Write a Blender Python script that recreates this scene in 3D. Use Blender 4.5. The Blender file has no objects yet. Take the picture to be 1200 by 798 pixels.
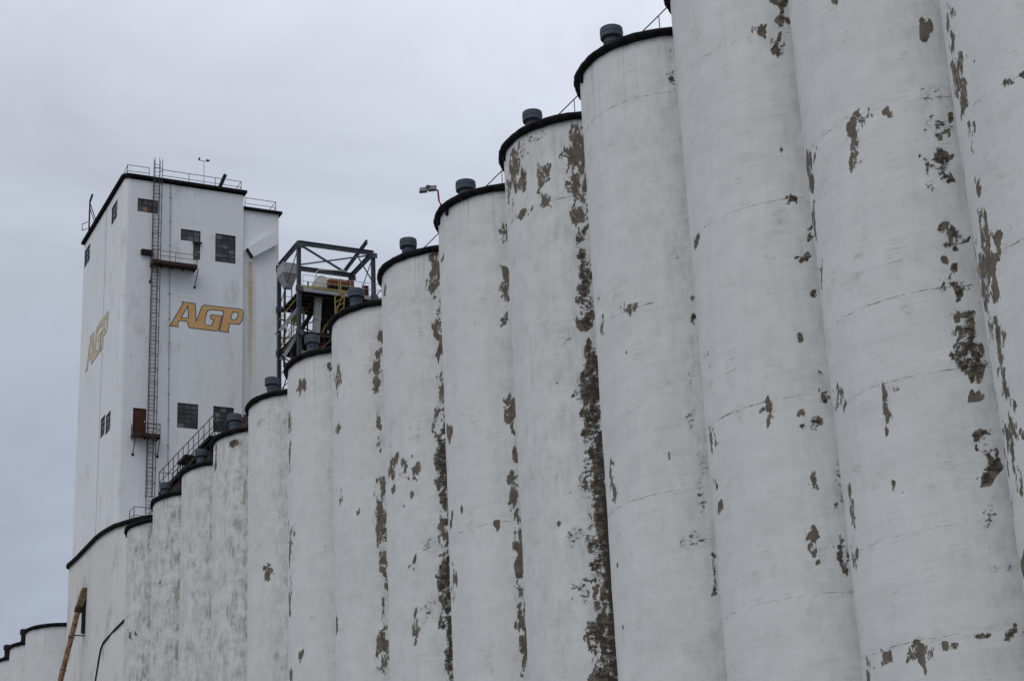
import bpy, bmesh, math, random
import numpy as np
from mathutils import Vector, Matrix
random.seed(7); np.random.seed(7)
S = bpy.context.scene
COL = S.collection
R = math.radians

# ------------------------------------------------------------------ camera
EYE = 1.7                                   # camera height above the ground
FPX, YAW, PIT, ROLL = 2181.08, 0.452506, 0.358119, -0.0472973
_F = Vector((math.sin(YAW)*math.cos(PIT), math.cos(YAW)*math.cos(PIT), math.sin(PIT)))
_R0 = _F.cross(Vector((0, 0, 1))).normalized(); _U0 = _R0.cross(_F)
_R = _R0*math.cos(ROLL) + _U0*math.sin(ROLL); _U = -_R0*math.sin(ROLL) + _U0*math.cos(ROLL)
cd = bpy.data.cameras.new('camera'); cam = bpy.data.objects.new('camera', cd); COL.objects.link(cam)
cd.sensor_width = 36; cd.lens = FPX/1200*36; cd.clip_start = 0.1; cd.clip_end = 12000
cam.matrix_world = Matrix(((_R.x, _U.x, -_F.x, 0), (_R.y, _U.y, -_F.y, 0), (_R.z, _U.z, -_F.z, EYE), (0, 0, 0, 1)))
S.camera = cam

# ------------------------------------------------------------------ sky, sun, exposure
SUN_AZ, SUN_EL = R(240), R(50)
sund = Vector((math.sin(SUN_AZ)*math.cos(SUN_EL), math.cos(SUN_AZ)*math.cos(SUN_EL), math.sin(SUN_EL)))
w = bpy.data.worlds.new('World'); S.world = w; w.use_nodes = True
nt = w.node_tree; nt.nodes.clear()
def N(t, **k):
    n = nt.nodes.new(t)
    for a, b in k.items():
        if hasattr(n, a): setattr(n, a, b)
    return n
def LK(a, b): nt.links.new(a, b)
out = N('ShaderNodeOutputWorld'); bg = N('ShaderNodeBackground')
sky = N('ShaderNodeTexSky'); sky.sky_type = 'NISHITA'; sky.sun_disc = False
sky.sun_elevation = SUN_EL; sky.sun_rotation = SUN_AZ; sky.dust_density = 3
tc = N('ShaderNodeTexCoord'); sep = N('ShaderNodeSeparateXYZ'); LK(tc.outputs['Generated'], sep.inputs[0])
mz = N('ShaderNodeMapRange'); mz.inputs['From Min'].default_value = 0.0; mz.inputs['From Max'].default_value = 1.0
LK(sep.outputs['Z'], mz.inputs['Value'])
ramp = N('ShaderNodeValToRGB'); cr = ramp.color_ramp
cr.elements[0].position = 0; cr.elements[0].color = (3.5, 3.95, 4.8, 1)
cr.elements[1].position = 1; cr.elements[1].color = (10.2, 10.4, 10.9, 1)
e = cr.elements.new(0.25); e.color = (4.4, 4.95, 6.0, 1)
e = cr.elements.new(0.48); e.color = (5.7, 6.05, 6.85, 1)
LK(mz.outputs[0], ramp.inputs[0])
dot = N('ShaderNodeVectorMath', operation='DOT_PRODUCT'); dot.inputs[1].default_value = sund
nrm = N('ShaderNodeVectorMath', operation='NORMALIZE'); LK(tc.outputs['Generated'], nrm.inputs[0]); LK(nrm.outputs[0], dot.inputs[0])
mx = N('ShaderNodeMath', operation='MAXIMUM'); mx.inputs[1].default_value = 0; LK(dot.outputs['Value'], mx.inputs[0])
pw = N('ShaderNodeMath', operation='POWER'); pw.inputs[1].default_value = 7; LK(mx.outputs[0], pw.inputs[0])
gl = N('ShaderNodeMath', operation='MULTIPLY_ADD'); gl.inputs[1].default_value = 0.25; gl.inputs[2].default_value = 0.755; LK(pw.outputs[0], gl.inputs[0])
# a thin, brighter stretch of the cloud deck over the silos
thin = Vector((math.sin(R(37))*math.cos(R(38)), math.cos(R(37))*math.cos(R(38)), math.sin(R(38))))
dt2 = N('ShaderNodeVectorMath', operation='DOT_PRODUCT'); dt2.inputs[1].default_value = thin; LK(nrm.outputs[0], dt2.inputs[0])
mx2 = N('ShaderNodeMath', operation='MAXIMUM'); mx2.inputs[1].default_value = 0; LK(dt2.outputs['Value'], mx2.inputs[0])
pw2 = N('ShaderNodeMath', operation='POWER'); pw2.inputs[1].default_value = 14; LK(mx2.outputs[0], pw2.inputs[0])
gl2 = N('ShaderNodeMath', operation='MULTIPLY_ADD'); gl2.inputs[1].default_value = 0.5; LK(pw2.outputs[0], gl2.inputs[0]); LK(gl.outputs[0], gl2.inputs[2]); gl = gl2
mp = N('ShaderNodeMapping'); mp.inputs['Scale'].default_value = (1, 1, 2.2); LK(tc.outputs['Generated'], mp.inputs[0])
no = N('ShaderNodeTexNoise'); no.inputs['Scale'].default_value = 3.6; no.inputs['Detail'].default_value = 6; no.inputs['Roughness'].default_value = 0.52
no.inputs['Distortion'].default_value = 0.6
LK(mp.outputs[0], no.inputs['Vector'])
nm = N('ShaderNodeMapRange'); nm.inputs['From Min'].default_value = 0.3; nm.inputs['From Max'].default_value = 0.7
nm.inputs['To Min'].default_value = 0.80; nm.inputs['To Max'].default_value = 1.16; LK(no.outputs['Fac'], nm.inputs['Value'])
mu = N('ShaderNodeMath', operation='MULTIPLY'); LK(gl.outputs[0], mu.inputs[0]); LK(nm.outputs[0], mu.inputs[1])
sc = N('ShaderNodeVectorMath', operation='SCALE'); LK(ramp.outputs[0], sc.inputs[0]); LK(mu.outputs[0], sc.inputs['Scale'])
mixs = N('ShaderNodeMix'); mixs.data_type = 'RGBA'; mixs.inputs[0].default_value = 0.93      # the cloud deck over the clear sky
LK(sky.outputs[0], mixs.inputs[6]); LK(sc.outputs[0], mixs.inputs[7])
LK(mixs.outputs[2], bg.inputs[0]); bg.inputs[1].default_value = 0.12; LK(bg.outputs[0], out.inputs[0])
sl = bpy.data.lights.new('sun', 'SUN'); sl.energy = 0.8; sl.angle = R(40); sl.color = (1.0, 0.97, 0.93)
so = bpy.data.objects.new('sun', sl); COL.objects.link(so); so.location = sund*300
so.rotation_euler = sund.to_track_quat('Z', 'Y').to_euler()
S.view_settings.view_transform = 'Standard'; S.view_settings.look = 'None'
S.view_settings.exposure = 0.0; S.view_settings.gamma = 1.0; S.view_settings.use_curve_mapping = False

# ------------------------------------------------------------------ helpers
# Working coordinates have the camera's eye at the origin; top-level objects are lifted by EYE so the ground is z = 0.
def ray(u, v): return (_F*FPX + _R*(u-600) + _U*(399-v)).normalized()
def onx(u, v, x): r = ray(u, v); return r*(x/r.x)
def ony(u, v, y): r = ray(u, v); return r*(y/r.y)
def onz(u, v, z): r = ray(u, v); return r*(z/r.z)
GZ = -EYE
ORG = {}
def link(o, parent, org):
    COL.objects.link(o); org = Vector(org)
    if parent is None: o.location = org + Vector((0, 0, EYE))
    else: o.parent = parent; o.location = org - ORG[parent.name]
    ORG[o.name] = org
    return o
def tag(o, label=None, cat=None, group=None, kind=None):
    if label: o['label'] = label
    if cat: o['category'] = cat
    if group: o['group'] = group
    if kind: o['kind'] = kind
    return o
def thing(name, org, label, cat, group=None):
    o = bpy.data.objects.new(name, None); o.empty_display_size = 0.3
    link(o, None, org); return tag(o, label, cat, group)

class MB:
    def __init__(s): s.v = []; s.f = []; s.sm = False
    def add(s, vs, fs):
        b = len(s.v); s.v += [tuple(x) for x in vs]; s.f += [tuple(i+b for i in q) for q in fs]; return s
    def box(s, a, b):
        x0, y0, z0 = [min(a[i], b[i]) for i in range(3)]; x1, y1, z1 = [max(a[i], b[i]) for i in range(3)]
        return s.add([(x0,y0,z0),(x1,y0,z0),(x1,y1,z0),(x0,y1,z0),(x0,y0,z1),(x1,y0,z1),(x1,y1,z1),(x0,y1,z1)],
                     [(0,3,2,1),(4,5,6,7),(0,1,5,4),(1,2,6,5),(2,3,7,6),(3,0,4,7)])
    def bar(s, a, b, w=0.1, h=None, up=(0, 0, 1)):
        a, b = Vector(a), Vector(b); h = h or w; d = (b-a).normalized(); u = Vector(up)
        if abs(d.dot(u)) > 0.98: u = Vector((0, 1, 0))
        r = d.cross(u).normalized(); u = r.cross(d)
        q = [(-.5,-.5),(.5,-.5),(.5,.5),(-.5,.5)]
        vs = [p + r*(i*w) + u*(j*h) for p in (a, b) for i, j in q]
        return s.add(vs, [(0,3,2,1),(4,5,6,7),(0,1,5,4),(1,2,6,5),(2,3,7,6),(3,0,4,7)])
    def ibeam(s, a, b, w=0.2, h=0.3, t=0.035, up=(0, 0, 1)):
        a, b = Vector(a), Vector(b); d = (b-a).normalized(); u = Vector(up)
        if abs(d.dot(u)) > 0.98: u = Vector((1, 0, 0))
        r = d.cross(u).normalized(); u = r.cross(d)
        o = u*(h/2-t/2)
        s.bar(a+o, b+o, w, t, u); s.bar(a-o, b-o, w, t, u); s.bar(a, b, t, h-2*t, u); return s
    def tube(s, pts, r, n=8, cap=True):
        pts = [Vector(p) for p in pts]; rings = []; rs = r if isinstance(r, (list, tuple)) else [r]*len(pts)
        for i, p in enumerate(pts):
            d = ((pts[min(i+1, len(pts)-1)] - pts[max(i-1, 0)])).normalized()
            u = Vector((0, 0, 1)) if abs(d.z) < 0.95 else Vector((0, 1, 0))
            x = d.cross(u).normalized(); y = x.cross(d)
            rings.append([p + (x*math.cos(2*math.pi*k/n) + y*math.sin(2*math.pi*k/n))*rs[i] for k in range(n)])
        vs = [q for g in rings for q in g]; fs = []
        for i in range(len(pts)-1):
            for k in range(n): fs.append((i*n+k, i*n+(k+1) % n, (i+1)*n+(k+1) % n, (i+1)*n+k))
        if cap: fs.append(tuple(range(n-1, -1, -1))); fs.append(tuple(range((len(pts)-1)*n, len(pts)*n)))
        return s.add(vs, fs)
    def lathe(s, c, prof, n=32, wob=None):
        c = Vector(c); vs = []; fs = []; m = len(prof)
        for k in range(n):
            t = 2*math.pi*k/n
            for j, (r, z) in enumerate(prof):
                dr, dz = wob(t, j) if wob else (0, 0)
                vs.append(c + Vector(((r+dr)*math.cos(t), (r+dr)*math.sin(t), z+dz)))
        for k in range(n):
            for j in range(m-1):
                fs.append((k*m+j, ((k+1) % n)*m+j, ((k+1) % n)*m+j+1, k*m+j+1))
        return s.add(vs, fs)
    def prism(s, poly, z0, z1):
        n = len(poly); vs = [(p[0], p[1], z0) for p in poly] + [(p[0], p[1], z1) for p in poly]
        return s.add(vs, [tuple(range(n-1, -1, -1)), tuple(range(n, 2*n))] + [(i, (i+1) % n, n+(i+1) % n, n+i) for i in range(n)])
    def band(s, poly, prof):
        # poly CCW in plan, prof = closed list of (outward offset, z)
        n = len(poly); m = len(prof); P = [Vector((p[0], p[1])) for p in poly]; vs = []
        for i in range(n):
            e0 = (P[i]-P[i-1]).normalized(); e1 = (P[(i+1) % n]-P[i]).normalized()
            n0 = Vector((e0.y, -e0.x)); n1 = Vector((e1.y, -e1.x)); mm = (n0+n1); mm = mm/max(0.3, 1+n0.dot(n1))
            for o, z in prof: q = P[i]+mm*o; vs.append((q.x, q.y, z))
        fs = []
        for i in range(n):
            for j in range(m): fs.append((i*m+j, ((i+1) % n)*m+j, ((i+1) % n)*m+(j+1) % m, i*m+(j+1) % m))
        return s.add(vs, fs)
    def build(s, name, mat, parent=None, org=None, smooth=False, bevel=0):
        if org is None: org = ORG[parent.name] if parent else (0, 0, 0)
        org = Vector(org); me = bpy.data.meshes.new(name)
        me.from_pydata([(x-org.x, y-org.y, z-org.z) for x, y, z in s.v], [], s.f)
        bm = bmesh.new(); bm.from_mesh(me); bmesh.ops.recalc_face_normals(bm, faces=bm.faces)
        if bevel: bmesh.ops.bevel(bm, geom=bm.edges[:], offset=bevel, segments=1, affect='EDGES')
        bm.to_mesh(me); bm.free()
        if smooth: me.polygons.foreach_set('use_smooth', [True]*len(me.polygons))
        me.materials.append(M[mat]); o = bpy.data.objects.new(name, me)
        return link(o, parent, org)
def mid(pts):
    n = len(pts); return Vector((sum(p[0] for p in pts)/n, sum(p[1] for p in pts)/n, sum(p[2] for p in pts)/n))
def share(o, parent, org):
    c = o.copy(); return link(c, parent, org)

# ------------------------------------------------------------------ materials
M = {}
class NG:
    def __init__(s, name):
        m = bpy.data.materials.new(name); m.use_nodes = True; s.m = m; s.t = m.node_tree
        s.b = s.t.nodes['Principled BSDF']; M[name] = m
    def n(s, t, **k):
        q = s.t.nodes.new(t)
        for a, b in k.items(): setattr(q, a, b)
        return q
    def put(s, sock, v):
        if isinstance(v, bpy.types.NodeSocket): s.t.links.new(v, sock)
        elif isinstance(v, (tuple, list)) and len(v) == 3 and sock.type == 'RGBA': sock.default_value = (*v, 1)
        else: sock.default_value = v
    def math(s, op, a, b=0.0, c=None, clamp=False):
        q = s.n('ShaderNodeMath', operation=op, use_clamp=clamp); s.put(q.inputs[0], a); s.put(q.inputs[1], b)
        if c is not None: s.put(q.inputs[2], c)
        return q.outputs[0]
    def noise(s, vec, scale, detail=4, rough=0.55, dist=0.0):
        q = s.n('ShaderNodeTexNoise'); s.put(q.inputs['Vector'], vec); q.inputs['Scale'].default_value = scale
        q.inputs['Detail'].default_value = detail; q.inputs['Roughness'].default_value = rough; q.inputs['Distortion'].default_value = dist
        return q.outputs['Fac']
    def step(s, v, a, b, lo=0.0, hi=1.0):
        q = s.n('ShaderNodeMapRange', interpolation_type='SMOOTHSTEP'); s.put(q.inputs['Value'], v)
        q.inputs['From Min'].default_value = a; q.inputs['From Max'].default_value = b; q.inputs['To Min'].default_value = lo; q.inputs['To Max'].default_value = hi
        return q.outputs[0]
    def mix(s, f, a, b, mode='MIX'):
        q = s.n('ShaderNodeMix', data_type='RGBA', blend_type=mode); s.put(q.inputs[0], f); s.put(q.inputs[6], a); s.put(q.inputs[7], b)
        return q.outputs[2]
    def attr(s, name, kind='GEOMETRY'):
        q = s.n('ShaderNodeAttribute', attribute_name=name, attribute_type=kind); return q.outputs['Fac']
    def map(s, vec, sc, loc=None):
        q = s.n('ShaderNodeMapping'); s.put(q.inputs['Vector'], vec); q.inputs['Scale'].default_value = sc
        if loc is not None: s.put(q.inputs['Location'], loc)
        return q.outputs[0]
    def bump(s, h, strength=0.3, dist=0.02, prev=None):
        q = s.n('ShaderNodeBump'); q.inputs['Strength'].default_value = strength; q.inputs['Distance'].default_value = dist
        s.put(q.inputs['Height'], h)
        if prev is not None: s.put(q.inputs['Normal'], prev)
        return q.outputs[0]
    def done(s, col=None, rough=None, normal=None, metal=None):
        for k, v in (('Base Color', col), ('Roughness', rough), ('Normal', normal), ('Metallic', metal)):
            if v is not None: s.put(s.b.inputs[k], v)
        return s.m
def objco(g): return g.n('ShaderNodeTexCoord').outputs['Object']

def mat_silo():
    g = NG('silo_paint')
    uv = g.n('ShaderNodeUVMap', uv_map='arc').outputs[0]
    rnd = g.n('ShaderNodeObjectInfo').outputs['Random']
    loc = g.n('ShaderNodeCombineXYZ'); g.put(loc.inputs[0], g.math('MULTIPLY', rnd, 91.0)); g.put(loc.inputs[1], g.math('MULTIPLY', rnd, 37.0)); loc = loc.outputs[0]
    ad = g.n('ShaderNodeVectorMath', operation='ADD'); g.put(ad.inputs[0], uv); g.put(ad.inputs[1], loc); P = ad.outputs[0]
    peel, mold, grime, crackd = g.attr('peel'), g.attr('mold'), g.attr('grime'), g.attr('crackd')
    # paint
    broad = g.noise(g.map(P, (0.5, 0.22, 1)), 1.0, 4, 0.55)
    form = g.noise(g.map(P, (0.55, 9.0, 1)), 1.0, 4, 0.6)
    vert = g.noise(g.map(P, (3.2, 0.16, 1)), 1.0, 4, 0.6)
    fine = g.noise(P, 14.0, 4, 0.6)
    mid_ = g.noise(g.map(P, (0.7, 1.5, 1)), 1.3, 6, 0.65)
    val = g.math('MULTIPLY_ADD', broad, 0.22, 0.89)
    val = g.math('ADD', val, g.math('MULTIPLY_ADD', mid_, 0.26, -0.13))
    val = g.math('ADD', val, g.math('MULTIPLY_ADD', form, 0.20, -0.10))
    val = g.math('ADD', val, g.math('MULTIPLY_ADD', vert, 0.09, -0.045))
    val = g.math('ADD', val, g.math('MULTIPLY_ADD', fine, 0.07, -0.035))
    paint = g.mix(1.0, (0.615, 0.635, 0.635), val, 'MULTIPLY')
    sepuv = g.n('ShaderNodeSeparateXYZ'); g.put(sepuv.inputs[0], uv)
    lift = g.math('ABSOLUTE', g.math('SUBTRACT', g.math('FRACT', g.math('DIVIDE', sepuv.outputs[1], 0.61)), 0.5))
    lm = g.math('MULTIPLY', g.step(lift, 0.035, 0.0), g.step(g.noise(g.map(P, (0.5, 1.2, 1)), 1.0, 5, 0.7), 0.48, 0.68))
    paint = g.mix(g.math('MULTIPLY', lm, 0.22), paint, (0.3, 0.29, 0.27))
    # rain runs below the rim
    zt = sepuv.outputs[1]
    run = g.math('MULTIPLY', g.step(zt, 31.5, 37.6), g.step(g.noise(g.map(P, (5.5, 0.12, 1)), 1.0, 5, 0.65), 0.5, 0.72))
    paint = g.mix(g.math('MULTIPLY', run, 0.42), paint, (0.27, 0.25, 0.22))
    tan = g.step(g.noise(g.map(P, (0.9, 0.5, 1)), 0.9, 6, 0.62), 0.53, 0.78)
    tan2 = g.step(g.noise(g.map(P, (0.8, 4.0, 1)), 1.2, 5, 0.65), 0.42, 0.68)
    paint = g.mix(g.math('MULTIPLY', g.math('MULTIPLY', tan, tan2), 0.75), paint, (0.34, 0.295, 0.235))
    smz = g.step(g.noise(g.map(P, (1.6, 1.1, 1)), 0.7, 6, 0.65), 0.54, 0.74)
    smz2 = g.step(g.noise(g.map(P, (1.0, 8.0, 1)), 1.5, 5, 0.65), 0.44, 0.66)
    paint = g.mix(g.math('MULTIPLY', g.math('MULTIPLY', smz, smz2), 0.6), paint, (0.25, 0.24, 0.22))
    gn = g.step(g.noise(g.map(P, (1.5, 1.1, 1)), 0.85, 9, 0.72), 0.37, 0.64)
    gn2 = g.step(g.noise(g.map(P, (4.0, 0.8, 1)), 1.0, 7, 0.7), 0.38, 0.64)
    gg = g.math('MULTIPLY', g.math('MULTIPLY', grime, gn), g.math('MULTIPLY_ADD', gn2, 0.7, 0.3), clamp=True)  # grime attribute also carries the crevice shade put into the colour
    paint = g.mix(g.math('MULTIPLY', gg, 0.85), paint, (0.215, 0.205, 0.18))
    # peeled concrete
    edge = g.noise(g.map(P, (1.0, 0.6, 1)), 3.0, 10, 0.74, 0.5)
    big = g.noise(g.map(P, (1.0, 0.45, 1)), 1.3, 3, 0.5, 0.4)
    amp = g.step(peel, 0.0, 0.45)
    nz = g.math('ADD', g.math('MULTIPLY_ADD', edge, 5.2, -2.6), g.math('MULTIPLY_ADD', big, 2.2, -1.1))
    fld = g.math('ADD', peel, g.math('MULTIPLY', nz, amp))
    pm = g.step(fld, 0.5, 0.545)
    fleck = g.math('MULTIPLY', g.step(g.noise(g.map(P, (1.0, 0.6, 1)), 5.2, 4, 0.6), 0.715, 0.73), g.step(g.noise(P, 0.45, 2, 0.5), 0.5, 0.56))
    pm = g.math('MAXIMUM', pm, fleck)
    ctone = g.noise(g.map(P, (1.0, 0.7, 1)), 2.4, 7, 0.7)
    old = g.step(fld, 0.53, 0.63)
    conc = g.mix(g.step(ctone, 0.3, 0.7), (0.078, 0.065, 0.051), (0.178, 0.152, 0.122))
    conc = g.mix(g.math('MULTIPLY', g.math('SUBTRACT', 1.0, old), g.step(g.noise(P, 1.7, 3, 0.5), 0.4, 0.6)), conc, (0.36, 0.335, 0.29))     # older coat at the ragged edge
    # algae and soot: broken into horizontal dashes
    mh = g.noise(g.map(P, (1.25, 2.1, 1)), 2.2, 9, 0.75, 0.3)
    mfine = g.noise(g.map(P, (1.0, 1.6, 1)), 6.0, 5, 0.7)
    mn = g.math('ADD', g.math('MULTIPLY_ADD', mh, 3.0, -1.5), g.math('MULTIPLY_ADD', mfine, 1.4, -0.7))
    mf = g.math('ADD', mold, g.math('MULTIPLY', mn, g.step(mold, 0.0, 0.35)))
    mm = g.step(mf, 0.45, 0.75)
    # ring cracks at the pour joints
    wob = g.math('MULTIPLY_ADD', g.noise(g.map(P, (1.4, 0.2, 1)), 1.0, 5, 0.7), 0.14, -0.07)
    cd_ = g.math('ABSOLUTE', g.math('ADD', crackd, wob))
    wid = g.math('MULTIPLY', g.math('MULTIPLY', g.step(g.noise(g.map(P, (2.2, 0.6, 1)), 1.0, 5, 0.75), 0.42, 0.72), 0.03), g.step(g.noise(g.map(P, (0.35, 0.5, 1)), 1.0, 2, 0.5), 0.4, 0.55))
    cm = g.math('MULTIPLY', g.math('LESS_THAN', cd_, wid), 0.85)
    halo = g.math('MULTIPLY', g.step(cd_, 0.3, 0.0), g.step(mh, 0.5, 0.66)); halo = g.math('MULTIPLY', halo, 0.35)
    col = g.mix(halo, paint, (0.22, 0.2, 0.175))
    col = g.mix(pm, col, conc)
    col = g.mix(cm, col, (0.07, 0.06, 0.05))
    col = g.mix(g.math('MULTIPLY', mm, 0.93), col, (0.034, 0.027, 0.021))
    h = g.math('ADD', g.math('MULTIPLY', pm, -1.0), g.math('MULTIPLY', cm, -0.8))
    bn = g.bump(mid_, 0.12, 0.03); bn = g.bump(fine, 0.12, 0.012, bn); bn = g.bump(h, 1.0, 0.045, bn)
    g.done(col, g.math('MULTIPLY_ADD', pm, 0.25, 0.62), bn)
    g.b.inputs['Specular IOR Level'].default_value = 0.3
mat_silo()

def mat_tower(name, base, stain=False, grime=0.35):
    g = NG(name)
    P = g.n('ShaderNodeNewGeometry').outputs['Position']
    sx = g.n('ShaderNodeSeparateXYZ'); g.put(sx.inputs[0], P); X, Y, Z = sx.outputs
    broad = g.noise(g.map(P, (0.25, 0.25, 0.1)), 1.0, 5, 0.6)
    form = g.noise(g.map(P, (0.35, 0.35, 5.0)), 1.0, 4, 0.6)
    vert = g.noise(g.map(P, (2.2, 2.2, 0.06)), 1.0, 5, 0.6)
    fine = g.noise(P, 9.0, 4, 0.6)
    val = g.math('MULTIPLY_ADD', broad, 0.16, 0.92)
    for q, a in ((form, 0.13), (vert, 0.16), (fine, 0.06)): val = g.math('ADD', val, g.math('MULTIPLY_ADD', q, a, -a/2))
    col = g.mix(1.0, base, val, 'MULTIPLY')
    sm = g.math('MULTIPLY', g.step(g.noise(g.map(P, (0.8, 0.8, 0.35)), 0.8, 7, 0.68), 0.52, 0.75), grime)
    col = g.mix(sm, col, (0.26, 0.25, 0.22))
    pl = g.math('ABSOLUTE', g.math('SUBTRACT', g.math('FRACT', g.math('DIVIDE', Z, 1.22)), 0.5))
    col = g.mix(g.math('MULTIPLY', g.math('MULTIPLY', g.step(pl, 0.03, 0.0), g.step(broad, 0.4, 0.6)), 0.18), col, (0.3, 0.29, 0.27))
    drip = g.step(g.noise(g.map(P, (3.0, 3.0, 0.09)), 1.0, 6, 0.65), 0.56, 0.74)
    col = g.mix(g.math('MULTIPLY', g.math('MULTIPLY', drip, g.step(broad, 0.42, 0.62)), 0.35), col, (0.31, 0.29, 0.25))
    pits = g.step(g.noise(g.map(P, (1, 1, 0.7)), 4.0, 4, 0.6), 0.72, 0.75)
    col = g.mix(g.math('MULTIPLY', pits, 0.5), col, (0.2, 0.185, 0.16))
    if stain:      # rust running down from the foot of the slanted spout housing
        wv = g.math('MULTIPLY_ADD', g.noise(g.map(P, (0.3, 0.3, 0.25)), 1.0, 4, 0.6), 0.3, -0.15)
        dx = g.math('ABSOLUTE', g.math('ADD', g.math('SUBTRACT', X, STAIN_X), wv))
        core = g.step(dx, 0.32, 0.0); wide = g.step(dx, 0.75, 0.1)
        below = g.step(Z, STAIN_Z, STAIN_Z-0.3); fade = g.step(Z, STAIN_Z-19.0, STAIN_Z-1.5, 0.0, 1.0)
        f = g.math('MULTIPLY', g.math('MULTIPLY', below, fade), g.math('MULTIPLY_ADD', core, 0.42, g.math('MULTIPLY', wide, 0.34)))
        f = g.math('MULTIPLY', f, g.math('MULTIPLY_ADD', form, 1.4, 0.3))
        col = g.mix(f, col, (0.36, 0.27, 0.125))
    bn = g.bump(form, 0.25, 0.02); bn = g.bump(fine, 0.12, 0.012, bn)
    g.done(col, 0.7, bn); g.b.inputs['Specular IOR Level'].default_value = 0.3

def simple(name, a, b, rough=0.6, metal=0.0, scale=3.0, rust=0.0, rustcol=(0.11, 0.045, 0.02), stretch=(1, 1, 1), bump=0.15, spec=0.25):
    g = NG(name); P = g.n('ShaderNodeNewGeometry').outputs['Position']; V = g.map(P, stretch)
    n = g.noise(V, scale, 6, 0.62); col = g.mix(g.step(n, 0.3, 0.7), a, b)
    if rust: col = g.mix(g.math('MULTIPLY', g.step(g.noise(V, scale*1.7, 7, 0.7), 0.60-rust*0.25, 0.72-rust*0.2), 0.9), col, rustcol)
    g.done(col, rough, g.bump(g.noise(P, scale*5, 4, 0.6), bump, 0.01), metal); g.b.inputs['Specular IOR Level'].default_value = spec
simple('rim_tar', (0.005, 0.005, 0.007), (0.016, 0.016, 0.019), 0.85, scale=2.5, rust=0.15, rustcol=(0.035, 0.032, 0.03), bump=0.5, spec=0.08)
simple('vent_paint', (0.047, 0.062, 0.082), (0.07, 0.088, 0.11), 0.6, scale=2.5, rust=0.1, rustcol=(0.06, 0.045, 0.035))
simple('roof_gravel', (0.16, 0.155, 0.145), (0.28, 0.27, 0.25), 0.9, scale=9)
simple('dark_steel', (0.010, 0.010, 0.012), (0.024, 0.023, 0.024), 0.7, 0.0, scale=4, rust=0.15, rustcol=(0.04, 0.02, 0.012), spec=0.15)
simple('rail_steel', (0.035, 0.037, 0.046), (0.075, 0.075, 0.088), 0.6, 0.0, scale=5, rust=0.3, rustcol=(0.07, 0.04, 0.03))
simple('galvanised', (0.24, 0.25, 0.27), (0.36, 0.37, 0.38), 0.5, 0.35, scale=3, rust=0.15)
simple('blue_steel', (0.05, 0.06, 0.082), (0.085, 0.095, 0.122), 0.55, 0.0, scale=2.5, rust=0.2, rustcol=(0.07, 0.04, 0.03))
simple('rust_steel', (0.028, 0.02, 0.017), (0.06, 0.042, 0.034), 0.85, 0.0, scale=4, rust=0.4, rustcol=(0.06, 0.03, 0.02), spec=0.12)
simple('rust_pipe', (0.22, 0.16, 0.105), (0.15, 0.085, 0.045), 0.8, 0.0, scale=1.6, rust=0.6, rustcol=(0.085, 0.03, 0.014))
simple('spout_hood', (0.20, 0.15, 0.095), (0.12, 0.08, 0.045), 0.75, 0.1, scale=4, rust=0.5, rustcol=(0.03, 0.022, 0.017))
simple('yellow_paint', (0.25, 0.19, 0.05), (0.34, 0.26, 0.075), 0.65, scale=4, rust=0.35, rustcol=(0.1, 0.06, 0.03))
simple('motor_orange', (0.20, 0.062, 0.022), (0.12, 0.04, 0.018), 0.6, scale=4, rust=0.35)
simple('machine_white', (0.55, 0.55, 0.52), (0.66, 0.66, 0.63), 0.5, scale=3, rust=0.15)
simple('chute_grey', (0.30, 0.31, 0.32), (0.40, 0.41, 0.41), 0.5, 0.2, scale=3, rust=0.1)
simple('door_red', (0.05, 0.013, 0.009), (0.075, 0.022, 0.014), 0.65, scale=3, rust=0.2)
simple('door_dark', (0.06, 0.065, 0.062), (0.095, 0.10, 0.098), 0.6, scale=3, rust=0.35)
simple('sash_steel', (0.02, 0.022, 0.024), (0.038, 0.04, 0.042), 0.6, 0.1, scale=5, rust=0.25)
simple('shade_hole', (0.012, 0.012, 0.013), (0.02, 0.02, 0.021), 0.9)
simple('red_pole', (0.30, 0.025, 0.03), (0.38, 0.04, 0.04), 0.5, scale=4)
simple('lamp_body', (0.05, 0.053, 0.06), (0.08, 0.083, 0.09), 0.45, 0.3)
simple('lamp_lens', (0.18, 0.19, 0.2), (0.25, 0.26, 0.27), 0.25)
simple('cable_black', (0.012, 0.012, 0.012), (0.022, 0.021, 0.02), 0.6)
simple('logo_orange', (0.64, 0.33, 0.135), (0.58, 0.41, 0.185), 0.7, scale=0.9, rust=0.12, rustcol=(0.50, 0.40, 0.24))
simple('logo_faded', (0.49, 0.36, 0.20), (0.52, 0.44, 0.30), 0.7, scale=1.1, rust=0.6, rustcol=(0.56, 0.54, 0.49))
simple('logo_teal', (0.035, 0.055, 0.065), (0.06, 0.085, 0.095), 0.7, scale=2)
simple('brown_beam', (0.028, 0.022, 0.021), (0.05, 0.04, 0.037), 0.75, 0.0, rust=0.25, rustcol=(0.07, 0.03, 0.018))
def glass(name, c, rough):
    g = NG(name); P = g.n('ShaderNodeNewGeometry').outputs['Position']
    rnd = g.n('ShaderNodeObjectInfo').outputs['Random']
    n = g.noise(P, 3.0, 5, 0.6)
    col = g.mix(g.math('MULTIPLY', g.step(n, 0.45, 0.75), 0.5), c, (0.11, 0.105, 0.095))
    col = g.mix(1.0, col, g.math('MULTIPLY_ADD', rnd, 1.1, 0.45), 'MULTIPLY')
    g.done(col, rough, g.bump(n, 0.1, 0.02))
glass('pane_dark', (0.028, 0.031, 0.036), 0.22)
glass('pane_pale', (0.10, 0.11, 0.12), 0.3)
glass('pane_board', (0.28, 0.17, 0.10), 0.7)
g = NG('ground_gravel'); P_ = g.n('ShaderNodeNewGeometry').outputs['Position']
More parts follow.
